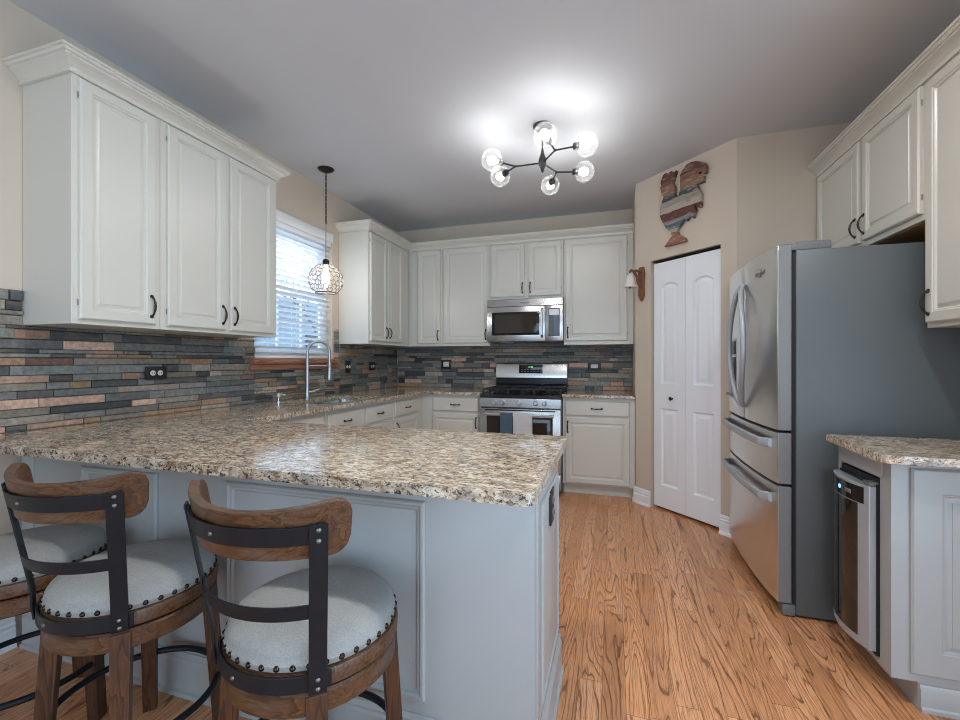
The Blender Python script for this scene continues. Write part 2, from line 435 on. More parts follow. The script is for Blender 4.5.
portal('window_light_sink', (-0.13, -1.68, 1.77), (R(90), 0, R(-90)), 0.9, 1.07)
# pantry closet
m = MB(); m.box(XA, XA + 0.1, YA + 0.06, 0, 0, CH)
structure('wall_pantry_side', 'short beige pantry side wall by the range', m, 'wall')
PD0, PD1, PDH = 0.158, 0.766, 2.045     # door opening along the diagonal
DL = math.hypot(XB - XA, YB - YA)
m = MB()
m.box(0, PD0, 0, 0.10, 0, CH, bev=0); m.box(PD1, DL, 0, 0.10, 0, CH); m.box(PD0, PD1, 0, 0.10, PDH, CH)
structure('wall_pantry_front', 'angled beige pantry wall with the folding door', m, 'wall', (XA, YA, 0), R(-45))
m = MB(); m.box(XB, XR, YB, YB + 0.1, 0, CH)
structure('wall_alcove', 'beige wall on the far side of the refrigerator', m, 'wall')

BB = [(0, 0), (0.026, 0), (0.026, 0.010), (0.020, 0.020), (0.018, 0.022), (0.018, 0.078), (0.012, 0.086), (0.017, 0.094), (0.017, 0.100), (0.010, 0.108), (0.012, 0.120), (0.006, 0.132), (0, 0.132)]
d45 = math.sqrt(0.5)
def onD(s, off=0.0): return (XA + s * d45 - off * d45, YA - s * d45 - off * d45)
m = MB(); m.sweep(BB, [(XA, -0.56), (XA, YA), onD(PD0)])
# the path runs towards the room; outward is right of travel, so mirror when needed
structure('baseboard_pantry_left', 'white stepped baseboard left of the pantry door', m, 'white')
m = MB(); m.sweep(BB, [onD(PD1), (XB, YB), (XB + 0.06, YB)])
structure('baseboard_pantry_right', 'white stepped baseboard between pantry door and refrigerator', m, 'white')
m = MB(); m.sweep(BB, [(0, YR + 0.1), (0, -3.42)])
structure('baseboard_left', 'white baseboard along the left wall by the stools', m, 'white')

# ---- pantry folding door
door = structure('door_1', 'white bifold pantry door with arched panels', loc=(XA, YA, 0), rotz=R(-45))
def arch(x0, x1, z0, z1, rise, y, n=10):
    p = [(x0, y, z0), (x1, y, z0)]
    for i in range(n + 1):
        t = i / n
        p.append((x1 + (x0 - x1) * t, y, z1 - rise + rise * math.sin(math.pi * t) ** 0.8 if rise else z1))
    return p
def leaf(x0, x1):
    z0, z1 = 0.022, 2.020; yf, yb = 0.030, 0.062
    mb = MB(); bm = mb.bm
    w = x1 - x0
    holes = [(x0 + 0.065, x1 - 0.065, 1.03, 1.85, 0.035), (x0 + 0.065, x1 - 0.065, 0.20, 0.83, 0.0)]
    loops = [rect(x0, x1, z0, z1, yf)]
    steps = [(0.0, 0.0), (0.004, 0.003), (0.012, 0.015), (0.020, 0.015), (0.042, 0.003), (0.046, 0.0015), (0.050, 0.0015)]
    edges = []; ov = None
    for k, lp in enumerate([loops[0]] + [arch(a, b, c, d, r, yf) for a, b, c, d, r in holes]):
        vs = [bm.verts.new(p) for p in lp]
        if k == 0: ov = vs
        edges += [bm.edges.new((vs[i], vs[(i + 1) % len(vs)])) for i in range(len(vs))]
    bmesh.ops.triangle_fill(bm, edges=edges, use_beauty=True)
    for a, b, c, d, r in holes:
        rs = [arch(a + i, b - i, c + i, d - i, r * (1 - i * 2 / (b - a)), yf + dep) for i, dep in steps]
        mb.rings(rs, False, True)
    bv = [bm.verts.new((x, yb, z)) for x, _, z in rect(x0, x1, z0, z1, yb)]
    for i in range(4): bm.faces.new((ov[i], ov[(i + 1) % 4], bv[(i + 1) % 4], bv[i]))
    bm.faces.new(bv)
    return mb
mid = (PD0 + PD1) / 2
lf1 = leaf(PD0 + 0.012, mid - 0.0015).build('door_leaf', 'white', door, smooth=30)
lf2 = leaf(mid + 0.0015, PD1 - 0.006).build('door_leaf', 'white', door, smooth=30)
m = MB(); m.lathe([(0.008, 0), (0.006, 0.012), (0.013, 0.018), (0.015, 0.026), (0.010, 0.032), (0, 0.033)], 16, (0, -1, 0), (0.345, 0.030, 0.915))
tag(m.build('knob', 'bronze', lf1), 'dark round knob')
box('door_track', 'gasket', door, PD0 + 0.002, PD1 - 0.002, 0.03, 0.07, 2.033, 2.044)

# ================================================================ SLATE BACKSPLASH
PAL = [(0.075, 0.087, 0.094)] * 5 + [(0.112, 0.115, 0.106)] * 6 + [(0.042, 0.046, 0.049)] * 4 + [(0.17, 0.150, 0.12)] * 5 + [(0.13, 0.145, 0.14)] * 3 + \
      [(0.27, 0.15, 0.085)] * 2 + [(0.33, 0.205, 0.145)] * 2 + [(0.23, 0.145, 0.07)] + [(0.22, 0.185, 0.15)] * 2 + [(0.15, 0.07, 0.055)]
def splash(name, label, regions, xf, seed, holes=()):
    rnd = random.Random(seed); bm = bmesh.new(); cols = []
    lay = bm.loops.layers.float_color.new('stone')
    for (a0, a1, z0, z1) in regions:
        f = bm.faces.new([bm.verts.new(xf(a, 0.003, z)) for a, z in ((a0, z0), (a1, z0), (a1, z1), (a0, z1))])
        for lp in f.loops: lp[lay] = (0.02, 0.02, 0.022, 1)
        z = z0
        while z < z1 - 0.006:
            h = rnd.choice([0.019, 0.026, 0.034, 0.043, 0.050])
            if z + h > z1 - 0.012: h = z1 - z
            a = a0
            while a < a1 - 1e-4:
                L = rnd.choice([0.07, 0.1, 0.14, 0.17, 0.21, 0.26]) * (1.25 if h > 0.03 else 1.0)
                if a + L > a1 - 0.04: L = a1 - a
                c = rnd.choice(PAL); g_ = sum(c) / 3; c = tuple(v * 0.8 + g_ * 0.2 for v in c); k = rnd.uniform(0.7, 1.25); c = tuple(min(0.8, v * k * 1.75) for v in c)
                segs = [(a, a + L)]
                for (h0, h1, hz0, hz1) in holes:
                    if z < hz1 and z + h > hz0:
                        ns = []
                        for s0, s1 in segs:
                            if s1 <= h0 or s0 >= h1: ns.append((s0, s1)); continue
                            if s0 < h0: ns.append((s0, h0))
                            if s1 > h1: ns.append((h1, s1))
                        segs = ns
                dep = rnd.uniform(0.006, 0.0195)
                for s0, s1 in segs:
                    if s1 - s0 < 0.004: continue
                    g = 0.0011; b = 0.0026
                    pts = [(s0 + g, 0, z + g), (s1 - g, 0, z + g), (s1 - g, 0, z + h - g), (s0 + g, 0, z + h - g)]
                    mid_ = [(p[0], dep - b, p[2]) for p in pts]
                    top = [(p[0] + (b if i in (0, 3) else -b), dep + rnd.uniform(-0.0012, 0.0012), p[2] + (b if i < 2 else -b)) for i, p in enumerate(pts)]
                    V = [[bm.verts.new(xf(*p)) for p in r] for r in (pts, mid_, top)]
                    fs = [bm.faces.new((A[i], A[(i + 1) % 4], B[(i + 1) % 4], B[i])) for A, B in ((V[0], V[1]), (V[1], V[2])) for i in range(4)]
                    fs.append(bm.faces.new(V[2]))
                    fs.append(bm.faces.new(V[0][::-1]))
                    for f in fs:
                        for lp in f.loops: lp[lay] = (*c, 1)
                a += L
            z += h
    bmesh.ops.recalc_face_normals(bm, faces=bm.faces)
    me = bpy.data.meshes.new(name); bm.to_mesh(me); bm.free(); me.materials.append(M['slate'])
    o = bpy.data.objects.new(name, me); COL.objects.link(o)
    return tag(o, label, None, None, 'structure')
CT = 0.914
splash('trim_1', 'split slate backsplash below the sink window and left cabinets',
       [(-4.4, WY0 - 0.002, CT + 0.001, 1.370), (-4.4, -3.395, 1.370, 1.52), (WY0 - 0.002, WY1 + 0.02, CT + 0.001, 1.145), (WY1 + 0.022, -1.139, CT + 0.001, 1.51), (-1.139, -0.001, CT + 0.001, 1.370)],
       lambda a, d, z: (d, a, z), 3)
splash('trim_2', 'split slate backsplash behind the range',
       [(0.02, XA - 0.001, CT + 0.001, 1.370), (1.237, 1.982, 1.370, 1.402)], lambda a, d, z: (a, -d, z), 11)

# ================================================================ CABINET BUILDERS
def panel_front(x0, x1, z0, z1, y, th=0.020, frame=0.055, raised=True):
    mb = MB()
    st = [(0, 0), (0, th - 0.006), (0.006, th), (frame - 0.012, th), (frame - 0.009, th - 0.004), (frame - 0.004, th - 0.005), (frame, th - 0.012), (frame + 0.003, th - 0.012)]
    st += [(frame + 0.017, th - 0.006), (frame + 0.018, th - 0.004), (frame + 0.022, th - 0.004)] if raised else []
    mb.rings([rect(x0 + i, x1 - i, z0 + i, z1 - i, y - h) for i, h in st])
    return mb
def slab_front(x0, x1, z0, z1, y, th=0.020):
    mb = MB(); st = [(0, 0), (0, th - 0.008), (0.004, th - 0.004), (0.010, th)]
    mb.rings([rect(x0 + i, x1 - i, z0 + i, z1 - i, y - h) for i, h in st]); return mb
def pull(parent, x, z, y, vertical=True, L=0.096):
    mb = MB(); n = 12; pts = []; rad = []
    for i in range(n + 1):
        t = i / n; a = (t - 0.5) * L; out = 0.026 * min(1.0, math.sin(math.pi * t) ** 0.55) if 0 < t < 1 else 0
        pts.append((x + (0 if vertical else a), y - out, z + (a if vertical else 0)))
        rad.append(0.0042 + 0.0022 * max(0, 1 - abs(t - 0.5) / 0.12) + (0.004 if i in (0, n) else 0) + (0.0015 if i in (4, 8) else 0))
    mb.tube(pts, 0.005, 8, rad=rad)
    for s in (-0.5, 0.5):
        px, pz = (x, z + s * L) if vertical else (x + s * L, z)
        mb.lathe([(0.009, 0), (0.009, 0.003), (0.006, 0.006), (0.0, 0.0065)], 10, (0, -1, 0), (px, y, pz))
    return tag(mb.build('handle', 'bronze', parent), 'dark bronze arched pull')
def cabinet(name, label, loc, rotz, w, d, h, doors=(), drawers=(), group=None, toe=0.0, bare=False, mat='cabinet', gap=0.001, hollow=False):
    t = thing(name, label, 'cabinet', loc, rotz, group)
    mb = MB()
    if hollow:
        mb.box(gap, w - gap, -d, -d + 0.02, toe, h); mb.box(gap, gap + 0.018, -d + 0.02, -0.002, toe, h); mb.box(w - gap - 0.018, w - gap, -d + 0.02, -0.002, toe, h); mb.box(gap + 0.018, w - gap - 0.018, -d + 0.02, -0.002, toe, toe + 0.018); mb.box(gap, w - gap, -d + 0.075, -0.01, 0.0, toe)
    elif toe:
        mb.box(gap, w - gap, -d, -0.002, toe, h, bev=0.0015, seg=1)
        mb.box(gap, w - gap, -d + 0.075, -0.01, 0.0, toe)
    else: mb.box(gap, w - gap, -d, -0.002, 0, h, bev=0.0015, seg=1)
    mb.build('body', mat, t)
    if bare: box('underside', 'bare', t, gap + 0.015, w - 0.015, -d + 0.018, -0.01, -0.004, 0.001)
    for (x0, x1, z0, z1, hs, hv) in doors:
        dr = panel_front(x0, x1, z0, z1, -d).build('door', mat, t, smooth=25)
        if hs:
            hx = x0 + 0.024 if hs == 'l' else x1 - 0.024
            hz = z0 + 0.085 if hv == 'lo' else z1 - 0.085
            pull(dr, hx, hz, -d - 0.019)
        for zz in (z0 + 0.07, z1 - 0.07):
            hg = MB(); hg.cyl(((x1 if hs == 'l' else x0), -d - 0.006, zz - 0.013), ((x1 if hs == 'l' else x0), -d - 0.006, zz + 0.013), 0.003, 8)
            hg.build('hinge', 'rivet', t)
    for (x0, x1, z0, z1, hd) in drawers:
        dw = slab_front(x0, x1, z0, z1, -d).build('drawer', mat, t, smooth=25)
        if hd: pull(dw, (x0 + x1) / 2, (z0 + z1) / 2, -d - 0.019, False, 0.086)
    return t
UZ = 1.372; UH = 2.425 - UZ
L90, R90 = R(90), R(-90)
# left wall uppers, near the stools
cabinet('wall_cabinet', 'single-door white wall cabinet nearest the camera on the left wall', (0, -3.393, UZ), L90, 0.365, 0.316, UH, [(0.022, 0.335, 0.020, 1.022, 'r', 'lo')])
cabinet('wall_cabinet', 'two-door white wall cabinet between single-door cabinet and sink window', (0, -3.028, UZ), L90, 0.768, 0.316, UH,
        [(0.028, 0.366, 0.020, 1.022, 'r', 'lo'), (0.396, 0.730, 0.020, 1.022, 'l', 'lo')])
# left wall uppers, beyond the window
cabinet('wall_cabinet', 'two-door white wall cabinet right of the sink window', (0, -1.137, UZ), L90, 0.80, 0.316, UH,
        [(0.018, 0.318, 0.030, 1.022, 'r', 'lo'), (0.334, 0.640, 0.030, 1.022, 'l', 'lo')])
# back wall uppers
cabinet('corner_cabinet', 'narrow one-door white wall cabinet in the back corner', (0.0, 0, UZ), 0, 0.705, 0.316, UH, [(0.422, 0.688, 0.030, 1.022, 'r', 'lo')])
cabinet('wall_cabinet', 'one-door white wall cabinet left of the microwave', (0.706, 0, UZ), 0, 0.528, 0.316, UH, [(0.018, 0.512, 0.030, 1.022, 'r', 'lo')])
cabinet('wall_cabinet', 'short two-door white cabinet above the microwave', (1.235, 0, 1.836), 0, 0.748, 0.316, 2.425 - 1.836,
        [(0.014, 0.366, 0.026, 0.556, 'r', 'lo'), (0.398, 0.726, 0.026, 0.556, 'l', 'lo')])
cabinet('wall_cabinet', 'wide one-door white wall cabinet right of the microwave', (1.984, 0, UZ), 0, 0.646, 0.316, UH, [(0.018, 0.588, 0.036, 1.022, 'l', 'lo')])
# right wall uppers
cabinet('wall_cabinet', 'short two-door white cabinet above the refrigerator', (XR, YB - 0.001, 1.822), R90, 1.022, 0.318, 2.425 - 1.822,
        [(0.030, 0.519, 0.028, 0.575, 'r', 'lo'), (0.556, 1.004, 0.028, 0.575, 'l', 'lo')], bare=True)
cabinet('wall_cabinet', 'tall white wall cabinet above the wine cooler counter', (XR, -2.280, 1.356), R90, 0.92, 0.318, 2.425 - 1.356,
        [(0.020, 0.450, 0.020, 1.032, 'l', 'lo'), (0.470, 0.900, 0.020, 1.032, 'r', 'lo')])
CR = [(0.0, 2.404), (0.012, 2.404), (0.012, 2.412), (0.008, 2.415), (0.010, 2.424), (0.018, 2.434), (0.030, 2.444), (0.044, 2.452), (0.044, 2.459), (0.052, 2.461), (0.056, 2.468), (0.056, 2.472), (0.062, 2.473), (0.062, 2.484), (0.0, 2.484)]
def crown(label, path):
    mb = MB(); mb.sweep([(o - 0.001 if i in (0, len(CR) - 1) else o, z) for i, (o, z) in enumerate(CR)], path)
    return tag(mb.build('crown_moulding', 'cabinet', None, smooth=18), label, 'moulding')
crown('white crown moulding around the left wall cabinets nearest the camera', [(0.002, -3.394), (0.317, -3.394), (0.317, -2.259), (0.002, -2.259)])
crown('white crown moulding along the far corner and back wall cabinets', [(0.002, -1.1395), (0.3185, -1.1395), (0.3185, -0.3185), (XA - 0.002, -0.3185)])
crown('white crown moulding along the right wall cabinets', [(3.721, YB - 0.003), (3.721, -3.20)])

# base cabinets
BH = 0.882
cabinet('base_cabinet', 'plain white base cabinet between peninsula corner and sink base', (0, -2.80, 0), L90, 0.66, 0.60, BH, [(0.03, 0.63, 0.11, 0.70, 'r', 'hi')], [(0.03, 0.63, 0.72, 0.855, False)], toe=0.1)
cabinet('sink_cabinet', 'white sink base with two false drawer fronts below the window', (0, -2.139, 0), L90, 0.93, 0.60, BH,
        [(0.02, 0.455, 0.11, 0.70, 'r', 'hi'), (0.485, 0.905, 0.11, 0.70, 'l', 'hi')], [(0.02, 0.455, 0.72, 0.855, True), (0.485, 0.905, 0.72, 0.855, True)], toe=0.1, hollow=True)
cabinet('base_cabinet', 'white drawer base right of the sink next to the corner', (0, -1.208, 0), L90, 0.60, 0.60, BH,
        [(0.02, 0.50, 0.11, 0.70, 'l', 'hi')], [(0.02, 0.50, 0.72, 0.855, True)], toe=0.1)
cabinet('base_cabinet', 'white base cabinet with drawer left of the range', (0.0, 0, 0), 0, 1.233, 0.60, BH,
        [(0.722, 1.205, 0.11, 0.70, 'r', 'hi')], [(0.722, 1.205, 0.72, 0.855, True)], toe=0.1)
cabinet('base_cabinet', 'white base cabinet with one drawer and door right of the range', (2.005, 0, 0), 0, 0.625, 0.60, BH,
        [(0.024, 0.580, 0.115, 0.705, 'l', 'hi')], [(0.024, 0.580, 0.722, 0.855, True)], toe=0.1)

# ---- peninsula body
pen = thing('peninsula_cabinet', 'white panelled peninsula base facing the bar stools', 'cabinet', (0, 0, 0))
PX, PY0, PY1 = 2.240, -3.400, -2.875
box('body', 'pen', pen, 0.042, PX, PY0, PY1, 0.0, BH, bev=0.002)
def frame_mould(parent, u0, u1, z0, z1, xf, name='panel_moulding', w=0.032):
    mb = MB()
    st = [(0, 0.0), (0, 0.006), (0.005, 0.011), (0.012, 0.012), (0.018, 0.007), (0.025, 0.006), (w, 0.0)]
    mb.rings([[xf(a, h, z) for a, _, z in rect(u0 + i, u1 - i, z0 + i, z1 - i, 0)] for i, h in st], False, False)
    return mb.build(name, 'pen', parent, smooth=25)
near = lambda a, h, z: (a, PY0 - h, z)
endf = lambda a, h, z: (PX + h, a, z)
frame_mould(pen, 0.40, 0.815, 0.195, 0.795, near)
frame_mould(pen, 1.145, 1.908, 0.195, 0.795, near)
frame_mould(pen, -3.325, -2.945, 0.200, 0.795, endf)
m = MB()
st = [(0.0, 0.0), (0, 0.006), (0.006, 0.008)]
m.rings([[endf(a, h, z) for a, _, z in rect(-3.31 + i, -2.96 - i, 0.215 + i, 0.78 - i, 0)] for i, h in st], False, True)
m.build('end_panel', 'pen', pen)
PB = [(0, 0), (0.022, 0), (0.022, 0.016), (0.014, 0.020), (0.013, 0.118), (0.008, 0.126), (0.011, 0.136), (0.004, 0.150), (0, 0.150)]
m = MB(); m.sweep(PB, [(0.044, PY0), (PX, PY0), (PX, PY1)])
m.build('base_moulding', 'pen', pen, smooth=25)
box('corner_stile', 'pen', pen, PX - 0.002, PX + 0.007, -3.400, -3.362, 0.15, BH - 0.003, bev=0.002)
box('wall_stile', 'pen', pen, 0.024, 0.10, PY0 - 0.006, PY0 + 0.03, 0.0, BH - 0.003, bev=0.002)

# ================================================================ WORKTOPS
def worktop(name, label, outer, hole=None, z0=0.884, z1=0.914, bev=0.006):
    mb = MB(); bm = mb.bm; loops = [outer] + ([hole] if hole else [])
    fr = {}
    for z in (z0, z1):
        ed = []; fr[z] = []
        for lp in loops:
            vs = [bm.verts.new((x, y, z)) for x, y in lp]; fr[z].append(vs)
            ed += [bm.edges.new((vs[i], vs[(i + 1) % len(vs)])) for i in range(len(vs))]
        bmesh.ops.triangle_fill(bm, edges=ed, use_beauty=True)
    for A, B in zip(fr[z0], fr[z1]):
        for i in range(len(A)): bm.faces.new((A[i], A[(i + 1) % len(A)], B[(i + 1) % len(A)], B[i]))
    return tag(mb.build(name, 'granite', None, smooth=40, bevel=bev), label, 'worktop')
def corner(cx, cy, r, a0, a1, n=5): return [(cx + r * math.cos(R(a0 + (a1 - a0) * i / n)), cy + r * math.sin(R(a0 + (a1 - a0) * i / n))) for i in range(n + 1)]
SX0, SX1, SY0, SY1 = 0.17, 0.555, -2.03, -1.33
hole = corner(SX0 + .05, SY0 + .05, .05, 270, 180) + corner(SX0 + .05, SY1 - .05, .05, 180, 90) + corner(SX1 - .05, SY1 - .05, .05, 90, 0) + corner(SX1 - .05, SY0 + .05, .05, 0, -90)
outer = [(0.002, -3.623)] + corner(2.274 - .03, -3.623 + .03, .03, 270, 360) + corner(2.274 - .02, -2.834 - .02, .02, 0, 90) + \
        [(0.648, -2.834), (0.648, -0.648), (1.233, -0.648), (1.233, -0.002), (0.002, -0.002)]
worktop('granite_worktop', 'speckled beige granite worktop covering peninsula, sink run and back corner', outer, hole)
worktop('granite_worktop', 'short speckled granite worktop right of the range', [(2.003, -0.648), (XA - 0.002, -0.648), (XA - 0.002, -0.002), (2.003, -0.002)])
RC = -2.305
worktop('granite_worktop', 'speckled granite worktop above the wine cooler', [(3.352, RC)] + [(3.335, -2.70)] + corner(3.335 + .05, -2.765 + .05, .05, 180, 270) + [(XR - 0.002, -2.765), (XR - 0.002, RC)], z0=0.862, z1=0.892)

# ---- sink
sk = thing('undermount_sink', 'stainless steel sink set into the granite below the window', 'sink', (0, 0, 0))
def rrect(i, z): return [(x, y, z) for x, y in corner(SX0 + .05 + i, SY0 + .05 + i, .05, 270, 180) + corner(SX0 + .05 + i, SY1 - .05 - i, .05, 180, 90) + corner(SX1 - .05 - i, SY1 - .05 - i, .05, 90, 0) + corner(SX1 - .05 - i, SY0 + .05 + i, .05, 0, -90)]
m = MB(); m.rings([rrect(-0.004, 0.8815), rrect(0.0, 0.8825), rrect(0.004, 0.88), rrect(0.012, 0.72), rrect(0.03, 0.705), rrect(0.12, 0.70)], False, True)
m.build('basin', 'steelx', sk)
m = MB(); m.lathe([(0.0, 0.0), (0.035, 0.0), (0.042, 0.003), (0.03, 0.004), (0.0, 0.003)], 20, None, (0.36, -1.68, 0.701)); m.build('drain', 'chrome', sk)

# ---- faucet
fx_, fy_ = 0.120, -1.715
fc = thing('kitchen_faucet', 'tall chrome gooseneck faucet behind the sink', 'faucet', (fx_, fy_, CT))
dx, dy = 0.62, 0.785
m = MB(); m.lathe([(0.030, 0), (0.030, 0.006), (0.020, 0.012), (0.018, 0.06), (0.0155, 0.08), (0.0135, 0.35), (0.0125, 0.36)], 18)
m.build('body', 'nickel', fc)
m = MB(); pts = [(0, 0, 0.355)]
rr = 0.086
for i in range(15):
    a = math.pi - math.pi * i / 14
    pts.append((dx * (rr + rr * math.cos(a)), dy * (rr + rr * math.cos(a)), 0.375 + 0.085 * math.sin(a)))
pts.append((dx * 2 * rr, dy * 2 * rr, 0.27))
m.tube(pts, 0.0115, 12); m.build('neck', 'nickel', fc)
m = MB(); m.lathe([(0.012, 0.285), (0.018, 0.270), (0.019, 0.20), (0.023, 0.165), (0.021, 0.145), (0, 0.144)], 16, None, (dx * 2 * rr, dy * 2 * rr, 0)); m.build('spray_head', 'nickel', fc)
m = MB(); m.tube([(0, 0, 0.262), (dx * rr, dy * rr, 0.262), (dx * 2 * rr, dy * 2 * rr, 0.262)], 0.006, 8); m.lathe([(0.021, 0.252), (0.023, 0.256), (0.023, 0.268), (0.021, 0.272)], 16, None, (dx * 2 * rr, dy * 2 * rr, 0)); m.build('docking_arm', 'nickel', fc)
m = MB(); m.tube([(0.015, 0.005, 0.055), (0.035, 0.03, 0.058), (0.055, 0.085, 0.075)], 0.006, 8, rad=[0.011, 0.008, 0.005]); m.build('lever', 'nickel', fc)
sd = thing('soap_dispenser', 'small white topped soap pump on the granite left of the faucet', 'soap dispenser', (0.085, -1.985, CT))
m = MB(); m.lathe([(0.018, 0), (0.018, 0.006), (0.010, 0.010), (0.010, 0.032), (0.006, 0.034)], 14); m.build('collar', 'chrome', sd)
m = MB(); m.lathe([(0.006, 0.032), (0.011, 0.036), (0.011, 0.058), (0.006, 0.062), (0, 0.062)], 14); m.tube([(0, 0, 0.055), (0.03, 0.01, 0.056), (0.045, 0.015, 0.048)], 0.004, 8); m.build('pump_head', 'socket', sd)

# ================================================================ WINDOW, BLIND, SILL
win = structure('window_1', 'white double-hung sink window with grid', loc=(-0.09, 0, 0))
def wbox(nm, mat, par, y0, y1, z0, z1, x0=-0.02, x1=0.02, bev=0.002): return box(nm, mat, par, x0, x1, y0, y1, z0, z1, bev=bev)
m = MB()
m.box(-0.03, 0.03, WY0, WY0 + 0.04, WZ0, WZ1); m.box(-0.03, 0.03, WY1 - 0.04, WY1, WZ0, WZ1); m.box(-0.03, 0.03, WY0 + 0.04, WY1 - 0.04, WZ1 - 0.04, WZ1); m.box(-0.03, 0.03, WY0 + 0.04, WY1 - 0.04, WZ0, WZ0 + 0.04)
m.build('window_frame', 'white', win)
zc = (WZ0 + WZ1) / 2
for (z0, z1, xo) in ((WZ0 + 0.04, zc + 0.02, 0.008), (zc - 0.02, WZ1 - 0.04, -0.014)):
    m = MB(); y0, y1 = WY0 + 0.04, WY1 - 0.04
    m.box(xo - .01, xo + .01, y0, y0 + .04, z0, z1); m.box(xo - .01, xo + .01, y1 - .04, y1, z0, z1); m.box(xo - .01, xo + .01, y0 + .04, y1 - .04, z0, z0 + .04); m.box(xo - .01, xo + .01, y0 + .04, y1 - .04, z1 - .04, z1)
    for k in (1, 2):
        yy = y0 + (y1 - y0) * k / 3; m.box(xo - .006, xo + .006, yy - .009, yy + .009, z0 + .04, z1 - .04)
    zz = (z0 + z1) / 2; m.box(xo - .0055, xo + .0055, y0 + .04, y1 - .04, zz - .009, zz + .009)
    s_ = m.build('sash', 'white', win)
    m = MB(); m.box(xo - .002, xo + .002, y0 + .038, y1 - .038, z0 + .038, z1 - .038); m.build('glass_pane', 'pane', s_)
m = MB()
m.prism([(0.0, 1.148), (0.030, 1.150), (0.034, 1.165), (0.030, 1.188), (0.036, 1.192), (0.052, 1.196), (0.056, 1.212), (0.050, 1.234), (0.0, 1.2345)], -2.185, -1.20, 'xz')
structure('trim_3', 'brown stained wood window sill with moulded apron', m, 'sill')
bl = thing('window_blind', 'white slatted venetian blind in the sink window', 'blind', (-0.036, 0, 0))
box('valance', 'blind', bl, 0.040, 0.054, WY0 - 0.05, WY1 - 0.005, 2.285, 2.362, bev=0.003)
box('headrail', 'blind', bl, -0.020, 0.03, WY0 + 0.01, WY1 - 0.01, 2.25, 2.295, bev=0.002)
ns = 23; zt, zb = 2.225, 1.275
for i in range(ns):
    z = zt + (zb - zt) * i / (ns - 1); mb = MB(); rs = []
    th = R(-20)
    for yy in (WY0 + 0.012, WY1 - 0.012):
        r_ = []
        for u in (-0.024, -0.012, 0, 0.012, 0.024): r_.append((u * math.cos(th), yy, z - u * math.sin(th) * 1 + 0.002 * (1 - (u / 0.024) ** 2) + 0.0013))
        for u in (0.024, 0.012, 0, -0.012, -0.024): r_.append((u * math.cos(th), yy, z - u * math.sin(th) + 0.002 * (1 - (u / 0.024) ** 2) - 0.0013))
        rs.append(r_)
    mb.rings(rs); mb.build('slat', 'blind', bl)
box('bottom_rail', 'blind', bl, -0.024, 0.024, WY0 + 0.012, WY1 - 0.012, 1.238, 1.256, bev=0.003)
m = MB()
for yy in (WY0 + 0.14, (WY0 + WY1) / 2, WY1 - 0.14):
    for xx in (-0.026, 0.026): m.cyl((xx, yy, 1.25), (xx, yy, 2.26), 0.0011, 6)
m.build('ladder_cord', 'blind', bl)

# ---- outside
m = MB(); m.box(-40, -0.6, -30, 30, -0.6, -0.5); structure('ground', 'frosty lawn outside the window', m, 'lawn')
hs = thing('neighbour_house', 'low blue-grey house with snowy roof seen through the blind', 'house', (-7.0, 7.0, -0.5))
box('wall', 'siding', hs, -5, 0, -7, 8, 0, 3.6)
m = MB(); m.prism([(0.45, 3.45), (0.45, 3.57), (-2.5, 4.9), (-5.45, 3.57), (-5.45, 3.45)], -7.4, 8.4, 'xz'); m.build('roof', 'snow', hs)
for yy in (-3.2, 0.6): box('window', 'blackglass', hs, -0.02, 0.04, yy - 0.6, yy + 0.6, 1.3, 2.6, bev=0.01)
def tree(loc, seed, label, h=6.0):
    rnd = random.Random(seed); mb = MB()
    def br(p, d, L, r, k):
        q = p + d * L; mid_ = p + d * L * 0.5 + Vector((rnd.uniform(-1, 1), rnd.uniform(-1, 1), 0)) * L * 0.06
        mb.tube([p, mid_, q], r, 6, rad=[r, r * 0.8, r * 0.6])
        if k == 0: return
        for j in range(3 if k > 1 else 4):
            nd = (d + Vector((rnd.uniform(-1, 1), rnd.uniform(-1, 1), rnd.uniform(-0.2, 0.7))) * 0.75).normalized()
            br(p + d * L * rnd.uniform(0.55, 1.0), nd, L * rnd.uniform(0.55, 0.75), r * 0.5, k - 1)
    br(Vector((0, 0, 0)), Vector((0, 0, 1)), h * 0.36, 0.13, 4)
    return tag(mb.build('bare_tree', 'bark', None, loc, smooth=40), label, 'tree')
tree((-4.6, 1.9, -0.5), 1, 'bare leafless tree outside left half of sink window', 5.2)
tree((-4.9, 5.4, -0.5), 5, 'bare leafless tree outside right half of sink window', 5.6)

# ================================================================ OUTLETS
def outlet(label, loc, rotz, w=0.075, h=0.115, kind='duplex', horiz=False, sock='socket'):
    t = thing('wall_outlet' if kind != 'switch' else 'light_switch', label, 'outlet' if kind != 'switch' else 'switch', loc, rotz)
    box('cover_plate', 'black', t, -w / 2, w / 2, -0.006, 0.0, -h / 2, h / 2, bev=0.002)
    if kind == 'rocker':
        box('socket', 'socket', t, -w * 0.27, w * 0.27, -0.009, -0.004, -h * 0.27, h * 0.27, bev=0.001)
    else:
        for s in (-1, 1):
            c = (s * 0.020, -0.006, 0) if horiz else (0, -0.006, s * 0.020)
            mb = MB(); mb.lathe([(0.0145, 0), (0.0145, 0.003), (0.013, 0.004), (0, 0.004)], 18, (0, -1, 0), c); so = mb.build('socket', sock, t)
            mb = MB()
            for q in (-0.005, 0.005): mb.box(c[0] + q - 0.0012, c[0] + q + 0.0012, -0.0112, -0.0095, c[2] - 0.004, c[2] + 0.004)
            mb.build('slot', 'black', so)
    return t
outlet('black outlet plate with two white sockets under the left cabinets', (0.0205, -2.835, 1.15), L90, 0.118, 0.072, 'duplex', True)
sw = outlet('black switch and socket plate beside the sink window', (0.0205, -1.02, 1.160), L90, 0.080, 0.118, 'switch', True)
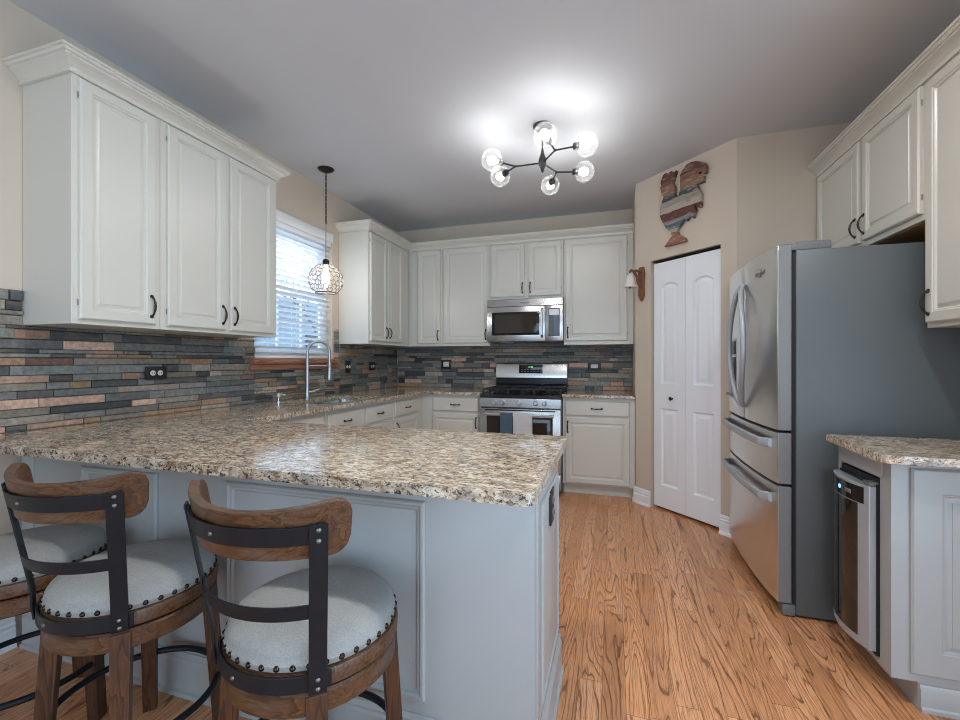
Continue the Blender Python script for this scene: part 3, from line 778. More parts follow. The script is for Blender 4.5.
outlet('black outlet plate on left wall near the back corner', (0.0205, -0.585, 1.160), L90, 0.115, 0.085, 'duplex', True)
outlet('black plate with white centre left of the range', (0.635, -0.0205, 1.178), 0, 0.122, 0.100, 'rocker')
outlet('black plate with white centre right of the range', (2.262, -0.0205, 1.160), 0, 0.130, 0.072, 'rocker')
po = outlet('black outlet plate on the end panel of the peninsula', (PX + 0.0095, -3.15, 0.735), L90, 0.072, 0.112, sock='fgrey')

# ================================================================ RANGE
rg = thing('gas_range', 'freestanding stainless gas range with black cooktop', 'range', (1.617, 0, 0))
hw = 0.381; FY = -0.665
m = MB(); m.box(-hw, hw, FY + 0.03, -0.03, 0.03, 0.885, bev=0.002); m.box(-hw + 0.03, hw - 0.03, FY + 0.06, -0.06, 0.0, 0.03); m.build('body', 'fgrey', rg)
m = MB(); m.prism([(FY - 0.012, 0.872), (FY - 0.004, 0.898), (-0.05, 0.902), (-0.05, 0.872)], -hw, hw, 'yz'); ck = m.build('cooktop', 'enamel', rg, bevel=0.004)
m = MB(); m.prism([(FY + 0.03, 0.780), (FY - 0.018, 0.784), (FY - 0.014, 0.868), (FY + 0.03, 0.872)], -hw, hw, 'yz'); cp = m.build('control_panel', 'steelx', rg, bevel=0.003)
for xk in (-0.235, -0.155, 0.0, 0.155, 0.235):
    mb = MB(); mb.lathe([(0.025, 0), (0.025, 0.006), (0.020, 0.010), (0.018, 0.030), (0.015, 0.034), (0, 0.034)], 20, (0, -1, 0.05), (xk, FY - 0.015, 0.828)); mb.build('knob', 'handle', cp)
od = thing('oven_door', None, None); od.parent = rg
m = MB(); m.box(-hw + 0.003, hw - 0.003, FY - 0.02, FY + 0.028, 0.20, 0.772, bev=0.006); m.build('door_panel', 'steelx', od)
box('door_window', 'ovenglass', od, -0.31, 0.31, FY - 0.0225, FY - 0.018, 0.36, 0.700, bev=0.001)
box('door_vent', 'blackglass', od, -0.33, 0.33, FY - 0.0225, FY - 0.018, 0.752, 0.764, bev=0.001)
m = MB(); m.tube([(-0.33, FY - 0.075, 0.722), (0.33, FY - 0.075, 0.722)], 0.012, 12)
for s in (-0.31, 0.31): m.box(s - 0.014, s + 0.014, FY - 0.075, FY - 0.018, 0.712, 0.732, bev=0.003)
m.build('door_handle', 'handle', od)
m = MB(); m.box(-hw + 0.003, hw - 0.003, FY - 0.018, FY + 0.028, 0.045, 0.19, bev=0.006); m.build('storage_drawer', 'steelx', rg)
# back guard
m = MB(); m.prism([(-0.035, 1.030), (-0.095, 1.033), (-0.090, 1.180), (-0.078, 1.196), (-0.035, 1.198)], -hw, hw, 'yz'); bgd = m.build('back_guard', 'steelx', rg, bevel=0.006)
box('clock_panel', 'blackglass', bgd, -0.125, 0.125, -0.0965, -0.088, 1.085, 1.178, bev=0.001)
m = MB()
for k, xx in enumerate((-0.018, -0.006, 0.009, 0.021)): m.box(xx - 0.003, xx + 0.003, -0.0985, -0.0965, 1.146, 1.157)
m.build('clock_display', 'clock', bgd)
m = MB()
for r_ in range(2):
    for k in range(7): m.box(-0.105 + k * 0.034, -0.085 + k * 0.034, -0.0975, -0.0960, 1.098 + r_ * 0.02, 1.106 + r_ * 0.02)
m.build('touch_keys', 'fgrey', bgd)
m = MB(); m.prism([(-0.035, 0.90), (-0.115, 0.90), (-0.100, 0.955), (-0.075, 0.975), (-0.075, 1.031), (-0.035, 1.031)], -hw, hw, 'yz'); m.build('vent_riser', 'enamel', rg, bevel=0.003)
# grates and burners
for gx in (-0.25, 0.0, 0.25):
    mb = MB(); g0, g1, y0, y1, zt_ = gx - 0.118, gx + 0.118, -0.60, -0.145, 0.945
    mb.tube([(g0, y0, zt_), (g1, y0, zt_), (g1, y1, zt_), (g0, y1, zt_)], 0.007, 8, closed=True)
    for yy in (-0.49, -0.255): 
        mb.tube([(g0, yy, zt_), (gx - 0.035, yy, zt_ + 0.004)], 0.0065, 8); mb.tube([(g1, yy, zt_), (gx + 0.035, yy, zt_ + 0.004)], 0.0065, 8)
        mb.tube([(gx, yy - 0.11, zt_), (gx, yy - 0.035, zt_ + 0.004)], 0.0065, 8); mb.tube([(gx, yy + 0.11, zt_), (gx, yy + 0.035, zt_ + 0.004)], 0.0065, 8)
    for a in (g0, g1):
        for b in (y0, y1, (y0 + y1) / 2): mb.cyl((a, b, 0.899), (a, b, zt_), 0.008, 8)
    mb.build('grate', 'cast', rg)
    for yy in (-0.49, -0.255):
        mb = MB(); mb.lathe([(0.050, 0), (0.050, 0.008), (0.036, 0.012), (0.036, 0.022), (0.030, 0.028), (0, 0.029)], 20, None, (gx, yy, 0.9)); mb.build('burner', 'cast', rg)
# towels over the oven handle
def towel(name, label, x0, x1, mat, zb, seed):
    rnd = random.Random(seed); mb = MB(); cx = 1.617; yh = FY - 0.075; zh = 0.722; rr = 0.0155
    prof = [(yh + rr + 0.001, 0.50)] + [(yh + rr, 0.60), (yh + rr, zh)]
    for i in range(1, 8): a = math.pi * i / 8; prof.append((yh + rr * math.cos(a), zh + rr * math.sin(a)))
    for i in range(9): prof.append((yh - rr - 0.004 * (i / 8), zh - (zh - zb) * i / 8))
    nx = 9; G = []
    for k in range(2):
        V = []
        for j, (y, z) in enumerate(prof):
            row = []
            for i in range(nx):
                t = i / (nx - 1); dr = max(0, j - 10) / 8
                wv = 0.006 * dr * math.sin(t * 9 + seed)
                row.append(mb.bm.verts.new((cx + x0 + (x1 - x0) * t, y + wv * (1 if j > 10 else 0) + (0.0 if k == 0 else (-0.004 if j > 6 else 0.004)), z + (0.004 if k and 3 <= j <= 9 else 0))))
            V.append(row)
        G.append(V)
        for j in range(len(prof) - 1):
            for i in range(nx - 1): mb.bm.faces.new((V[j][i], V[j][i + 1], V[j + 1][i + 1], V[j + 1][i]))
    A, B = G; nr = len(prof)
    for j in range(nr - 1):
        for i in (0, nx - 1): mb.bm.faces.new((A[j][i], A[j + 1][i], B[j + 1][i], B[j][i]))
    for i in range(nx - 1):
        for j in (0, nr - 1): mb.bm.faces.new((A[j][i], A[j][i + 1], B[j][i + 1], B[j][i]))
    return tag(mb.build(name, mat, None, smooth=60), label, 'towel')
towel('dish_towel', 'blue-grey dish towel hanging on the oven handle', -0.160, -0.046, 'towelb', 0.39, 1)
tw = towel('dish_towel', 'pale grey dish towel hanging on the oven handle', -0.040, 0.132, 'towelw', 0.36, 2)
m = MB(); m.lathe([(0.034, 0), (0.034, 0.002), (0, 0.002)], 20, (0, -1, 0), (1.617 + 0.045, FY - 0.104, 0.475)); m.build('printed_emblem', 'fgrey', tw)

# ================================================================ MICROWAVE
mw = thing('microwave_oven', 'stainless microwave oven mounted above the range', 'microwave', (1.607, 0, 1.405))
MY = -0.385; mwx = 0.379
m = MB(); m.box(-mwx, mwx, MY, -0.002, 0.0, 0.428, bev=0.002); m.build('body', 'fgrey', mw)
m = MB(); m.prism([(MY + 0.01, 0.352), (MY - 0.022, 0.352), (MY - 0.008, 0.424), (MY + 0.01, 0.426)], -mwx, mwx, 'yz'); vp = m.build('vent_panel', 'steelx', mw, bevel=0.003)
md = thing('microwave_door', None, None); md.parent = mw
m = MB(); m.box(-mwx, 0.205, MY - 0.024, MY - 0.001, 0.006, 0.348, bev=0.004); m.build('door_panel', 'steelx', md)
box('door_window', 'blackglass', md, -0.325, 0.155, MY - 0.0265, MY - 0.022, 0.065, 0.295, bev=0.001)
m = MB(); m.box(-0.295, 0.125, MY - 0.0275, MY - 0.0262, 0.088, 0.272); m.build('window_screen', 'ovenglass', md)
m = MB(); m.tube([(0.182, MY - 0.026, 0.045), (0.182, MY - 0.060, 0.065), (0.182, MY - 0.062, 0.18), (0.182, MY - 0.060, 0.295), (0.182, MY - 0.026, 0.315)], 0.012, 10); m.build('door_handle', 'handle', md)
m = MB(); m.box(0.207, mwx, MY - 0.024, MY - 0.001, 0.006, 0.348, bev=0.004); kp = m.build('keypad_panel', 'steelx', mw)
box('keypad', 'slateplastic', kp, 0.242, 0.350, MY - 0.0262, MY - 0.022, 0.050, 0.320, bev=0.001)
box('display', 'disp', kp, 0.250, 0.342, MY - 0.0272, MY - 0.026, 0.255, 0.310)
m = MB()
for r_ in range(6):
    for k in range(3): m.box(0.254 + k * 0.030, 0.278 + k * 0.030, MY - 0.0268, MY - 0.026, 0.065 + r_ * 0.029, 0.085 + r_ * 0.029)
m.build('keys', 'slateplastic', kp)
box('underside_light', 'socket', mw, -0.25, -0.12, MY + 0.05, MY + 0.12, -0.003, 0.001)

def text(body, size, parent, loc, rot, mat, name='badge', ext=0.0006):
    c = bpy.data.curves.new(name, 'FONT'); c.body = body; c.size = size; c.extrude = ext; c.align_x = 'CENTER'; c.align_y = 'CENTER'; c.shear = 0.25
    f = bpy.data.objects.new(name, c); COL.objects.link(f)
    me = bpy.data.meshes.new_from_object(f.evaluated_get(bpy.context.evaluated_depsgraph_get()))
    bpy.data.objects.remove(f); bpy.data.curves.remove(c)
    me.materials.clear(); me.materials.append(M[mat])
    o = bpy.data.objects.new(name, me); COL.objects.link(o); o.parent = parent; o.location = loc; o.rotation_euler = rot
    return o
text('Whirlpool', 0.022, vp, (0.0, MY - 0.0178, 0.385), (R(79), 0, 0), 'fgrey')

# ================================================================ REFRIGERATOR
FN, FF = -2.200, -1.296     # near and far sides
fr = thing('refrigerator', 'stainless french-door refrigerator with charcoal side', 'refrigerator', (3.19, (FN + FF) / 2, 0))
hf = (FF - FN) / 2
m = MB(); m.box(0.085, 0.80, -hf, hf, 0.012, 1.742, bev=0.004); m.build('cabinet_shell', 'fside', fr)
m = MB(); m.box(0.068, 0.0852, -hf + 0.012, hf - 0.012, 0.06, 1.735); m.build('gasket', 'gasket', fr)
def bow(y): return -0.024 * (1 - (y / hf) ** 2)
def fdoor(name, y0, y1, z0, z1, mat='steel'):
    mb = MB(); n = 10; rs = []
    poly = []
    for i in range(n + 1):
        y = y0 + (y1 - y0) * i / n; e = 0.004 if i in (0, n) else 0
        poly.append((bow(y) + 0.006 + e, y))
    poly += [(0.068, y1), (0.068, y0)]
    mb.prism(poly, z0, z1, 'xy'); 
    o = mb.build(name, mat, fr, smooth=25, bevel=0.005)
    o.data.materials.append(M['doorside'])
    for p in o.data.polygons:
        if abs(p.normal.y) > 0.9 or abs(p.normal.z) > 0.9: p.material_index = 1
    return o
dR = fdoor('right_door', -hf, -0.0025, 0.884, 1.772)
dL = fdoor('left_door', 0.0025, hf, 0.884, 1.772)
dM = fdoor('middle_drawer', -hf, hf, 0.628, 0.872)
dB = fdoor('freezer_drawer', -hf, hf, 0.062, 0.616)
for dd, s in ((dR, -1), (dL, 1)):
    mb = MB(); pts = []; n = 18
    for i in range(n + 1):
        t = i / n; z = 0.955 + (1.655 - 0.955) * t
        y = s * (0.022 + (0.150 if s < 0 else 0.100) * math.sin(math.pi * t) ** 1.1)
        out = -0.026 - 0.040 * math.sin(math.pi * t) ** 0.45
        pts.append((out + bow(y) * 0.0, y, z))
    mb.tube(pts, 0.0135, 12, rad=[0.011 if i in (0, n) else 0.0145 for i in range(n + 1)], flat=1.0)
    mb.build('door_handle', 'silver', dd)
for dd, z in ((dM, 0.815), (dB, 0.548)):
    mb = MB(); L = hf - 0.055; n = 24; rs = []
    for i in range(n + 1):
        y = -L + 2 * L * i / n; e = min(1.0, (1 - abs(y) / L) / 0.10); out = 0.006 + 0.034 * math.sin(math.pi / 2 * e) ** 0.8
        x = bow(y) + 0.006 - out; hh = 0.021 + 0.003 * (1 - e)
        rs.append([(x - 0.007, y, z - hh * 0.6), (x - 0.010, y, z), (x - 0.007, y, z + hh * 0.8), (x, y, z + hh), (x + 0.010, y, z + hh * 0.9), (x + 0.010, y, z - hh * 0.9), (x, y, z - hh)])
    mb.rings(rs)
    mb.build('drawer_handle', 'silver', dd)
# dispenser in the far door
m = MB(); 
yc = 0.265
m.box(bow(yc) + 0.000, bow(yc) + 0.010, yc - 0.10, yc + 0.10, 0.98, 1.36, bev=0.003); dp = m.build('dispenser_bezel', 'handle', dL)
box('dispenser_recess', 'blackglass', dp, bow(yc) - 0.002, bow(yc) + 0.001, yc - 0.082, yc + 0.082, 1.02, 1.24, bev=0.001)
box('dispenser_panel', 'blackglass', dp, bow(yc) - 0.0025, bow(yc) + 0.001, yc - 0.082, yc + 0.082, 1.26, 1.34, bev=0.001)
box('drip_tray', 'fgrey', dp, bow(yc) - 0.018, bow(yc) + 0.001, yc - 0.082, yc + 0.082, 0.995, 1.012, bev=0.002)
# hinges, foot grille, badge
m = MB(); m.box(0.02, 0.17, -hf + 0.004, -hf + 0.085, 1.743, 1.775, bev=0.006); m.box(0.10, 0.24, -hf + 0.03, -hf + 0.13, 1.743, 1.790, bev=0.008); m.build('hinge_cover', 'fgrey', fr)
m = MB(); m.box(0.02, 0.17, hf - 0.085, hf - 0.004, 1.743, 1.775, bev=0.006); m.build('hinge_cover', 'fgrey', fr)
m = MB(); m.box(0.03, 0.085, -hf - 0.0005, -hf + 0.075, 0.004, 0.058, bev=0.008); m.build('leveling_foot', 'fgrey', fr)
m = MB(); m.box(0.03, 0.085, hf - 0.075, hf, 0.004, 0.058, bev=0.008); m.build('leveling_foot', 'fgrey', fr)
m = MB(); m.box(0.045, 0.084, -hf + 0.08, hf - 0.08, 0.015, 0.055); m.build('toe_grille', 'gasket', fr)
yb_ = -0.255
tx = bow(yb_) + 0.0055
text('Whirlpool', 0.030, dR, (tx, yb_, 1.672), (R(90), 0, R(-90) + math.atan(0.048 * yb_ / hf ** 2) * -1), 'fgrey')
m = MB()
m.tube([(tx - 0.001, yb_ + 0.012 + 0.050 * math.cos(a), 1.678 + 0.022 * math.sin(a) + 0.006 * math.cos(a)) for a in [2 * math.pi * k / 24 for k in range(20)]], 0.0012, 6); m.build('badge_ring', 'fgrey', dR)

# ================================================================ RIGHT BASE AND WINE COOLER
BX = 3.390; RY0, RY1 = -2.700, -2.325
rc = thing('base_cabinet', 'white panelled base cabinet around the wine cooler', 'cabinet', (0, 0, 0))
CY0, CY1, CZ0, CZ1 = -2.632, -2.348, 0.115, 0.785
m = MB()
m.box(BX, XR - 0.003, RY0, CY0, 0.095, 0.861); m.box(BX, XR - 0.003, CY1, RY1, 0.095, 0.861); m.box(BX, XR - 0.003, CY0, CY1, CZ1, 0.861); m.box(BX, XR - 0.003, CY0, CY1, 0.095, CZ0)
m.box(BX + 0.075, XR - 0.003, RY0, RY1, 0.0, 0.095)
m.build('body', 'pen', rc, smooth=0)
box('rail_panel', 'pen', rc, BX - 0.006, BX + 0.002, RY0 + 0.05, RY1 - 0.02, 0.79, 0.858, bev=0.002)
def sidep(u0, u1, z0, z1):
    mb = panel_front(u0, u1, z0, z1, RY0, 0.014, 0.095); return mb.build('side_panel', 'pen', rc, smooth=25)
sidep(BX + 0.052, XR - 0.04, 0.125, 0.842)
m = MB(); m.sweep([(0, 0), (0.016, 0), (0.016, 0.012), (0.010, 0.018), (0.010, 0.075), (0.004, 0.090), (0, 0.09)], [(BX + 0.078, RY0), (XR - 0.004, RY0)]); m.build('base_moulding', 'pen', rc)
wc = thing('wine_cooler', 'stainless wine cooler with curved glass door and blue light', 'wine cooler', (BX, (CY0 + CY1) / 2, 0))
hc = (CY1 - CY0) / 2 - 0.006
m = MB(); m.box(0.0, 0.50, -hc, hc, CZ0 + 0.005, CZ1 - 0.008); m.build('housing', 'gasket', wc)
def cb(y): return -0.030 - 0.028 * (1 - (y / hc) ** 2)
def cdoor(name, y0, y1, z0, z1, back, mat, off=0.0, par=None, bev=0.002):
    mb = MB(); n = 10
    mb.prism([(cb(y0 + (y1 - y0) * i / n) - off, y0 + (y1 - y0) * i / n) for i in range(n + 1)] + [(back, y1), (back, y0)], z0, z1, 'xy')
    return mb.build(name, mat, par or wc, smooth=25, bevel=bev)
wd = cdoor('door_frame', -hc, hc, 0.135, 0.748, -0.008, 'silver')
cdoor('door_glass', -hc + 0.045, hc - 0.020, 0.165, 0.672, -0.015, 'doorglass', 0.0012, wd, 0.0)
wp = cdoor('control_strip', -hc + 0.020, hc - 0.008, 0.676, 0.738, -0.015, 'blackglass', 0.0015, wd, 0.0)
yl = 0.012
m = MB(); m.lathe([(0.0085, 0), (0.0085, 0.002), (0, 0.0025)], 14, (-1, 0, 0), (cb(yl) - 0.0015, yl, 0.708)); m.build('power_light', 'led', wp)
m = MB(); yy = -0.045
m.box(cb(yy) - 0.0035, cb(yy), yy - 0.022, yy + 0.022, 0.699, 0.714, bev=0.001); m.build('display', 'fgrey', wp)
m = MB(); m.box(-0.008, 0.0, -hc, hc, 0.12, 0.757); m.build('door_gasket', 'gasket', wc)
m = MB(); m.box(-0.028, 0.01, -hc + 0.004, -hc + 0.05, 0.7485, 0.762, bev=0.002); m.build('hinge', 'fgrey', wc)

# ================================================================ BELL, ROOSTER
RO = [(0.319, 2.124), (0.51, 2.124), (0.502, 2.148), (0.442, 2.193), (0.434, 2.225), (0.493, 2.291), (0.519, 2.274), (0.546, 2.31), (0.572, 2.279), (0.594, 2.334), (0.575, 2.398), (0.609, 2.348), (0.635, 2.343), (0.638, 2.442), (0.599, 2.52), (0.653, 2.519), (0.66, 2.559), (0.609, 2.596), (0.638, 2.602), (0.656, 2.578), (0.677, 2.577), (0.677, 2.626), (0.66, 2.655), (0.63, 2.676), (0.595, 2.694), (0.558, 2.702), (0.52, 2.697), (0.5, 2.68), (0.474, 2.66), (0.462, 2.634), (0.464, 2.53), (0.447, 2.481), (0.428, 2.484), (0.412, 2.512), (0.418, 2.568), (0.395, 2.607), (0.428, 2.69), (0.408, 2.68), (0.382, 2.704), (0.359, 2.691), (0.336, 2.706), (0.309, 2.698), (0.285, 2.649), (0.292, 2.615), (0.281, 2.608), (0.297, 2.54), (0.315, 2.525), (0.285, 2.453), (0.278, 2.392), (0.287, 2.355), (0.304, 2.322), (0.336, 2.264), (0.382, 2.224), (0.39, 2.191), (0.359, 2.161)]
m = MB(); m.prism([(s - 0.48, z - 2.124) for s, z in RO], -0.034, -0.004, 'xz', True)
ro = m.build('rooster_plaque', 'rooster', None, (*onD(0.48), 2.124), R(-45), smooth=0)
tag(ro, 'painted wooden rooster plaque made of coloured strips above the pantry door', 'wall art')

be = thing('wall_bell', 'small white bell on a rusty bracket left of the pantry door', 'bell', (*onD(0.075), 1.90), R(-45))
m = MB()
m.prism([(-0.030, -0.13), (-0.012, -0.165), (0.0, -0.18), (0.012, -0.165), (0.030, -0.13), (0.026, -0.05), (0.034, 0.05), (0.022, 0.11), (-0.022, 0.11), (-0.034, 0.05), (-0.026, -0.05)], -0.022, -0.001, 'xz')
m.build('back_plate', 'bracket', be, bevel=0.004)
m = MB(); m.tube([(0, -0.02, -0.06), (0, -0.055, -0.02), (0, -0.07, 0.03), (0, -0.10, 0.065), (0, -0.135, 0.07), (0, -0.15, 0.055)], 0.012, 8, rad=[0.014, 0.011, 0.010, 0.012, 0.013, 0.010]); m.tube([(0, -0.015, 0.07), (0, -0.09, 0.075)], 0.010, 8); m.build('scroll_arm', 'bracket', be)
m = MB(); m.lathe([(0.0, 0.045), (0.010, 0.045), (0.014, 0.040), (0.026, 0.030), (0.032, 0.0), (0.038, -0.045), (0.052, -0.066), (0.050, -0.072), (0.034, -0.060), (0.0, -0.058)], 20, None, (0, -0.145, 0.0)); bb = m.build('bell_cup', 'bell', be)
m = MB(); m.ball((0, -0.145, -0.072), 0.010, 10); m.build('clapper', 'bracket', be)

# ================================================================ CHANDELIER
HX, HY, HZ = 2.009, -1.800, 2.50
ch = thing('globe_chandelier', 'black branching ceiling light with six clear glass globes', 'ceiling light', (HX, HY, CH))
dz = HZ - CH
m = MB(); m.lathe([(0.0, -0.024), (0.052, -0.022), (0.060, -0.012), (0.060, -0.001), (0.0, -0.001)], 24); m.build('canopy', 'black', ch)
m = MB(); m.lathe([(0.007, -0.02), (0.007, dz + 0.085), (0.012, dz + 0.06), (0.026, dz + 0.018), (0.026, dz - 0.012), (0.014, dz - 0.035), (0.005, dz - 0.062), (0.0, dz - 0.066)], 16); m.build('stem', 'black', ch)
G = [((2.078, -2.14), 0), ((2.297, -1.965), 0), ((2.259, -1.588), 1), ((2.007, -1.426), 1), ((1.697, -1.682), 2), ((1.706, -1.934), 2)]
J = [(2.108, -1.945), (2.079, -1.634), (1.830, -1.802)]
for k in range(3):
    mb = MB(); a = Vector((0, 0, dz)); j = Vector((J[k][0] - HX, J[k][1] - HY, dz)); mb.tube([a, j], 0.0055, 8)
    mb.ball(tuple(j), 0.009, 8)
    ends = []
    for (p, g) in G:
        if g == k:
            e = Vector((p[0] - HX, p[1] - HY, dz)); d = (e - j).normalized(); mb.tube([j, e - d * 0.075], 0.0055, 8)
    mb.build('arm', 'black', ch)
GR = 0.068
for (p, g) in G:
    e = Vector((p[0] - HX, p[1] - HY, dz)); j = Vector((J[g][0] - HX, J[g][1] - HY, dz)); d = (e - j).normalized()
    mb = MB(); k = 20
    mb.lathe([(GR * math.sin(math.pi * i / k), -GR * math.cos(math.pi * i / k)) for i in range(2, k + 1)], 28, d, e)
    gl = mb.build('glass_globe', 'glass', ch, smooth=80)
    mb = MB(); mb.lathe([(0.0, -0.078), (0.020, -0.078), (0.022, -0.070), (0.022, -0.040), (0.015, -0.036), (0.0, -0.036)], 16, d, e); mb.build('socket', 'black', ch)
    mb = MB(); mb.lathe([(0.010, -0.036), (0.014, -0.030), (0.024, -0.012), (0.027, 0.002), (0.022, 0.018), (0.010, 0.026), (0.0, 0.027)], 16, d, e); mb.build('bulb', 'bulb', ch, smooth=80)

# ================================================================ FILL LIGHTS ADDED OUT OF VIEW, ABOVE THE STOOLS AND AISLE
def fill(x, y, lab):
    t = thing('added_fill_light', lab, 'fill', (x, y, CH), 0, 'added fill lights')
    mb = MB(); pr_ = [(0.063, -0.001), (0.090, -0.001), (0.088, -0.006), (0.066, -0.008), (0.063, -0.004), (0.063, -0.001)]; mb.rings([[(r_ * math.cos(2 * math.pi * i / 28), r_ * math.sin(2 * math.pi * i / 28), z) for i in range(28)] for r_, z in pr_], False, False); mb.build('trim_ring', 'white', t)
    mb = MB(); mb.lathe([(0.0, -0.0035), (0.062, -0.0035), (0.062, -0.0015), (0.0, -0.0015)], 28); mb.build('diffuser', 'fill_lens', t, smooth=0)
for x, y, lab in ((1.85, -3.45, 'white recessed ceiling downlight lamp added unseen above the bar stools'), (3.15, -3.40, 'white recessed ceiling downlight lamp added unseen above the aisle by the wine cooler')): fill(x, y, lab)

# ================================================================ PENDANT
pd = thing('pendant_lamp', 'netted glass globe pendant hanging on a chain before the window', 'pendant', (0.264, -1.675, CH))
m = MB(); m.lathe([(0.0, -0.030), (0.018, -0.028), (0.045, -0.018), (0.062, -0.006), (0.064, -0.001), (0.0, -0.001)], 24); m.build('canopy', 'bronze', pd)
m = MB(); zz = -0.03; i = 0
while zz > -0.42:
    P = []
    for k in range(12):
        a = 2 * math.pi * k / 12; u, w = 0.008 * math.cos(a), 0.017 * math.sin(a)
        P.append((u, 0, zz - 0.015 + w) if i % 2 == 0 else (0, u, zz - 0.015 + w))
    m.tube(P, 0.0024, 6, closed=True); zz -= 0.027; i += 1
m.build('chain', 'bronze', pd)
m = MB(); m.cyl((0, 0, -0.40), (0, 0, -0.735), 0.0035, 8); m.build('cord', 'cord', pd)
PC = -0.885; PR = 0.128
m = MB(); m.lathe([(0.004, -0.715), (0.020, -0.722), (0.026, -0.732), (0.026, -0.758), (0.034, -0.764), (0.034, -0.772), (0.0, -0.772)], 18); m.build('cap', 'bronze', pd)
m = MB(); k = 24; m.lathe([(PR * math.sin(math.pi * i / k), -PR * math.cos(math.pi * i / k)) for i in range(5, k - 1)], 32, None, (0, 0, PC)); gg = m.build('glass_globe', 'pendglass', pd, smooth=80)
b = bmesh.new(); bmesh.ops.create_icosphere(b, subdivisions=3, radius=PR + 0.002)
b.faces.ensure_lookup_table(); b.verts.ensure_lookup_table()
m = MB()
for ed in b.edges:
    c0, c1 = [f.calc_center_median().normalized() * (PR + 0.0015) + Vector((0, 0, PC)) for f in ed.link_faces]
    if min(c0.z, c1.z) < PC - PR * 0.80 or max(c0.z, c1.z) > PC + PR * 0.95: continue
    m.tube([c0, (c0 + c1) / 2 + ((c0 + c1) / 2 - Vector((0, 0, PC))).normalized() * 0.001, c1], 0.0019, 5)
b.free()
zr = PC - PR * math.cos(math.pi * 5 / 24); rr_ = PR * math.sin(math.pi * 5 / 24) + 0.001
m.tube([(rr_ * math.cos(2 * math.pi * q / 32), rr_ * math.sin(2 * math.pi * q / 32), zr) for q in range(32)], 0.004, 8, closed=True)
m.build('net', 'rope', pd, smooth=60)
m = MB(); m.lathe([(0.012, -0.772), (0.013, -0.80), (0.022, -0.83), (0.030, -0.862), (0.026, -0.885), (0.012, -0.898), (0, -0.899)], 16); m.build('bulb', 'pbulb', pd, smooth=80)

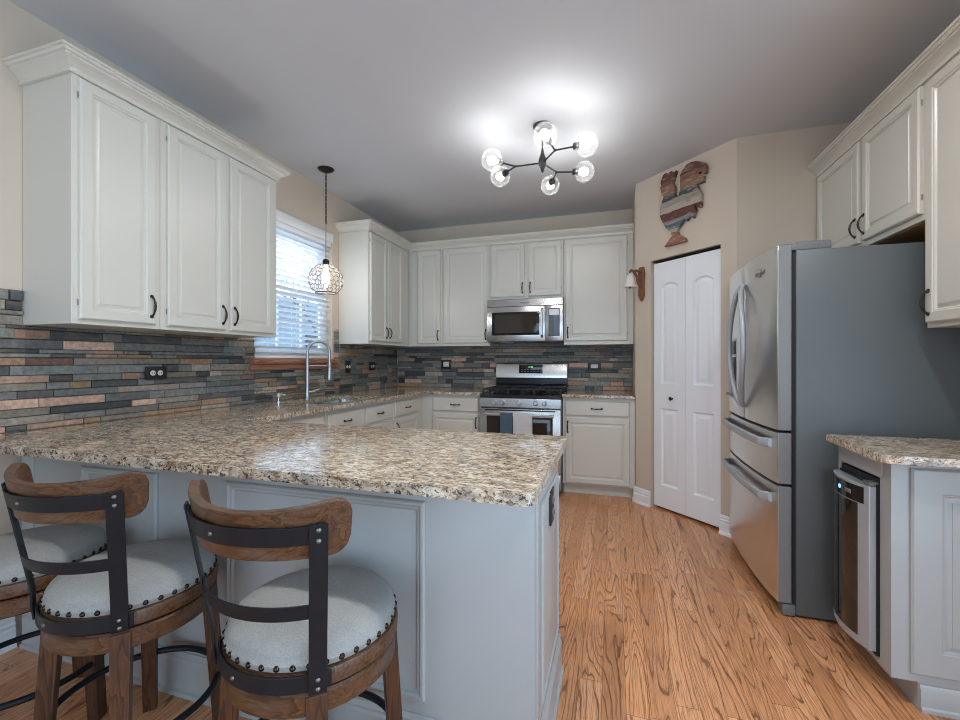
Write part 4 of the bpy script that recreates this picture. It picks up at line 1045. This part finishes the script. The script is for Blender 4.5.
# ================================================================ STOOLS
def make_stool():
    t = thing('bar_stool', 'stool', 'bar stool')          # the back points to local -y
    mb = MB(); SR = 0.203; pr = []
    for i in range(9):
        a = i / 8; pr.append((SR * math.sin(math.pi / 2 * (1 - a)) ** 0.55 if i < 8 else 0.0, 0.566 + 0.052 * math.sin(math.pi / 2 * a) ** 0.8))
    mb.lathe([(0.0, 0.546), (SR - 0.006, 0.546), (SR + 0.002, 0.552), (SR + 0.003, 0.564)] + pr, 40); mb.build('seat_cushion', 'linen', t, smooth=60)
    mb = MB()
    for k in range(38):
        a = 2 * math.pi * (k + 0.5) / 38
        mb.lathe([(0.0072, 0), (0.0062, 0.003), (0.0034, 0.0052), (0, 0.006)], 8, (math.cos(a), math.sin(a), 0), ((SR + 0.0015) * math.cos(a), (SR + 0.0015) * math.sin(a), 0.560))
    mb.build('nailhead_trim', 'nail', t, smooth=60)
    mb = MB(); mb.lathe([(0.0, 0.508), (0.206, 0.508), (0.211, 0.512), (0.212, 0.538), (0.209, 0.546), (0.198, 0.549), (0, 0.549)], 48); mb.build('swivel_ring', 'stoolh', t)
    mb = MB(); mb.lathe([(0.0, 0.500), (0.186, 0.500), (0.186, 0.509), (0.0, 0.509)], 40); mb.build('swivel_plate', 'iron', t)
    mb = MB(); mb.lathe([(0.170, 0.448), (0.200, 0.448), (0.205, 0.453), (0.206, 0.495), (0.201, 0.501), (0.0, 0.501), (0.0, 0.47), (0.170, 0.47)], 48); mb.build('apron', 'stoolh', t)
    for k in range(4):
        a = R(45 + 90 * k + LEGROT); mb = MB(); ca, sa = math.cos(a), math.sin(a)
        rs = []
        for (r_, z, w, d_) in ((0.220, 0.0, 0.019, 0.019), (0.207, 0.2, 0.021, 0.020), (0.187, 0.495, 0.023, 0.021)):
            rs.append([(ca * (r_ + u * d_) - sa * v * w, sa * (r_ + u * d_) + ca * v * w, z) for u, v in ((-1, -1), (1, -1), (1, 1), (-1, 1))])
        mb.rings(rs); mb.build('leg', 'stool', t, bevel=0.003)
    mb = MB(); mb.tube([(0.214 * math.cos(2 * math.pi * k / 48), 0.214 * math.sin(2 * math.pi * k / 48), 0.195) for k in range(48)], 0.0100, 10, closed=True); mb.build('foot_ring', 'iron', t, smooth=60)
    def arcp(th, r, z): a = R(-90) + th; return (r * math.cos(a), r * math.sin(a), z)
    def band(name, mat, r_of, th_half, z0, z1, tk, n=24, round_=0.0, crown_=0.0, bev=0.0015):
        mb = MB(); rs = []
        for i in range(n + 1):
            th = -th_half + 2 * th_half * i / n; e = abs(th) / th_half
            sh = 0.0
            if round_:
                dist = (1 - e) * th_half * 0.25
                if dist < round_: sh = round_ - math.sqrt(max(0, round_ ** 2 - (round_ - dist) ** 2))
            za, zb_ = z0 + sh, z1 - sh + crown_ * e * e
            rs.append([arcp(th, r_of(za), za), arcp(th, r_of(za) + tk, za), arcp(th, r_of(zb_) + tk, zb_), arcp(th, r_of(zb_), zb_)])
        mb.rings(rs); return mb.build(name, mat, t, bevel=bev)
    rad = lambda z: 0.2065 if z < 0.517 else 0.2065 + (z - 0.517) * 0.178
    band('crest_rail', 'stoolh', lambda z: rad(z) - 0.0255, R(57), 0.812, 0.914, 0.022, 96, 0.040, 0.026, bev=0.003)
    band('upper_strap', 'iron', rad, R(43), 0.846, 0.886, 0.005)
    band('middle_strap', 'iron', rad, R(42.5), 0.680, 0.713, 0.005)
    band('lower_strap', 'iron', lambda z: 0.2125, R(50), 0.512, 0.548, 0.005)
    hs_ = R(42.5)
    for s in (-1, 1):
        mb = MB(); a = R(-90) + s * hs_; ca, sa = math.cos(a), math.sin(a); rs = []
        for i in range(11):
            z = 0.508 + (0.890 - 0.508) * i / 10; r_ = rad(z) + (0.0117 if z < 0.55 else 0.0052)
            w = 0.0185
            rs.append([(ca * (r_ + u) - sa * v, sa * (r_ + u) + ca * v, z) for u, v in ((0, -w), (0.005, -w), (0.005, w), (0, w))])
        mb.rings(rs); up = mb.build('upright', 'iron', t, bevel=0.001)
        for z in (0.519, 0.541, 0.855, 0.878):
            r_ = rad(z) + (0.0162 if z < 0.55 else 0.0100)
            mb = MB(); mb.lathe([(0.0058, 0), (0.0050, 0.0025), (0.0025, 0.0042), (0, 0.0045)], 8, (ca, sa, 0), (ca * r_, sa * r_, z))
            mb.build('rivet', 'rivet', up)
    for th, z in ((-0.10, 0.866), (-0.16, 0.53)):
        p = arcp(th, (rad(z) if z > 0.55 else 0.2125) + 0.0048, z)
        mb = MB(); mb.lathe([(0.0058, 0), (0.0050, 0.0025), (0.0025, 0.0042), (0, 0.0045)], 8, (p[0], p[1], 0), p)
        mb.build('rivet', 'rivet', t)
    return t
LEGROT = -3
st0 = make_stool()
SPOTS = [((1.705, -3.645), -3, 'bar stool with curved wooden back nearest the open end of the peninsula'),
         ((1.0535, -3.640), 4, 'middle bar stool with curved wooden back facing the peninsula'),
         ((0.56, -3.652), -20, 'bar stool cut by the left picture edge, nearest the beige wall')]
for i, ((x, y), rz, lab) in enumerate(SPOTS):
    o = st0 if i == 0 else copy_tree(st0)
    o.location = (x, y, 0); o.rotation_euler.z = R(rz); tag(o, lab, 'bar stool', 'bar stools at the peninsula')
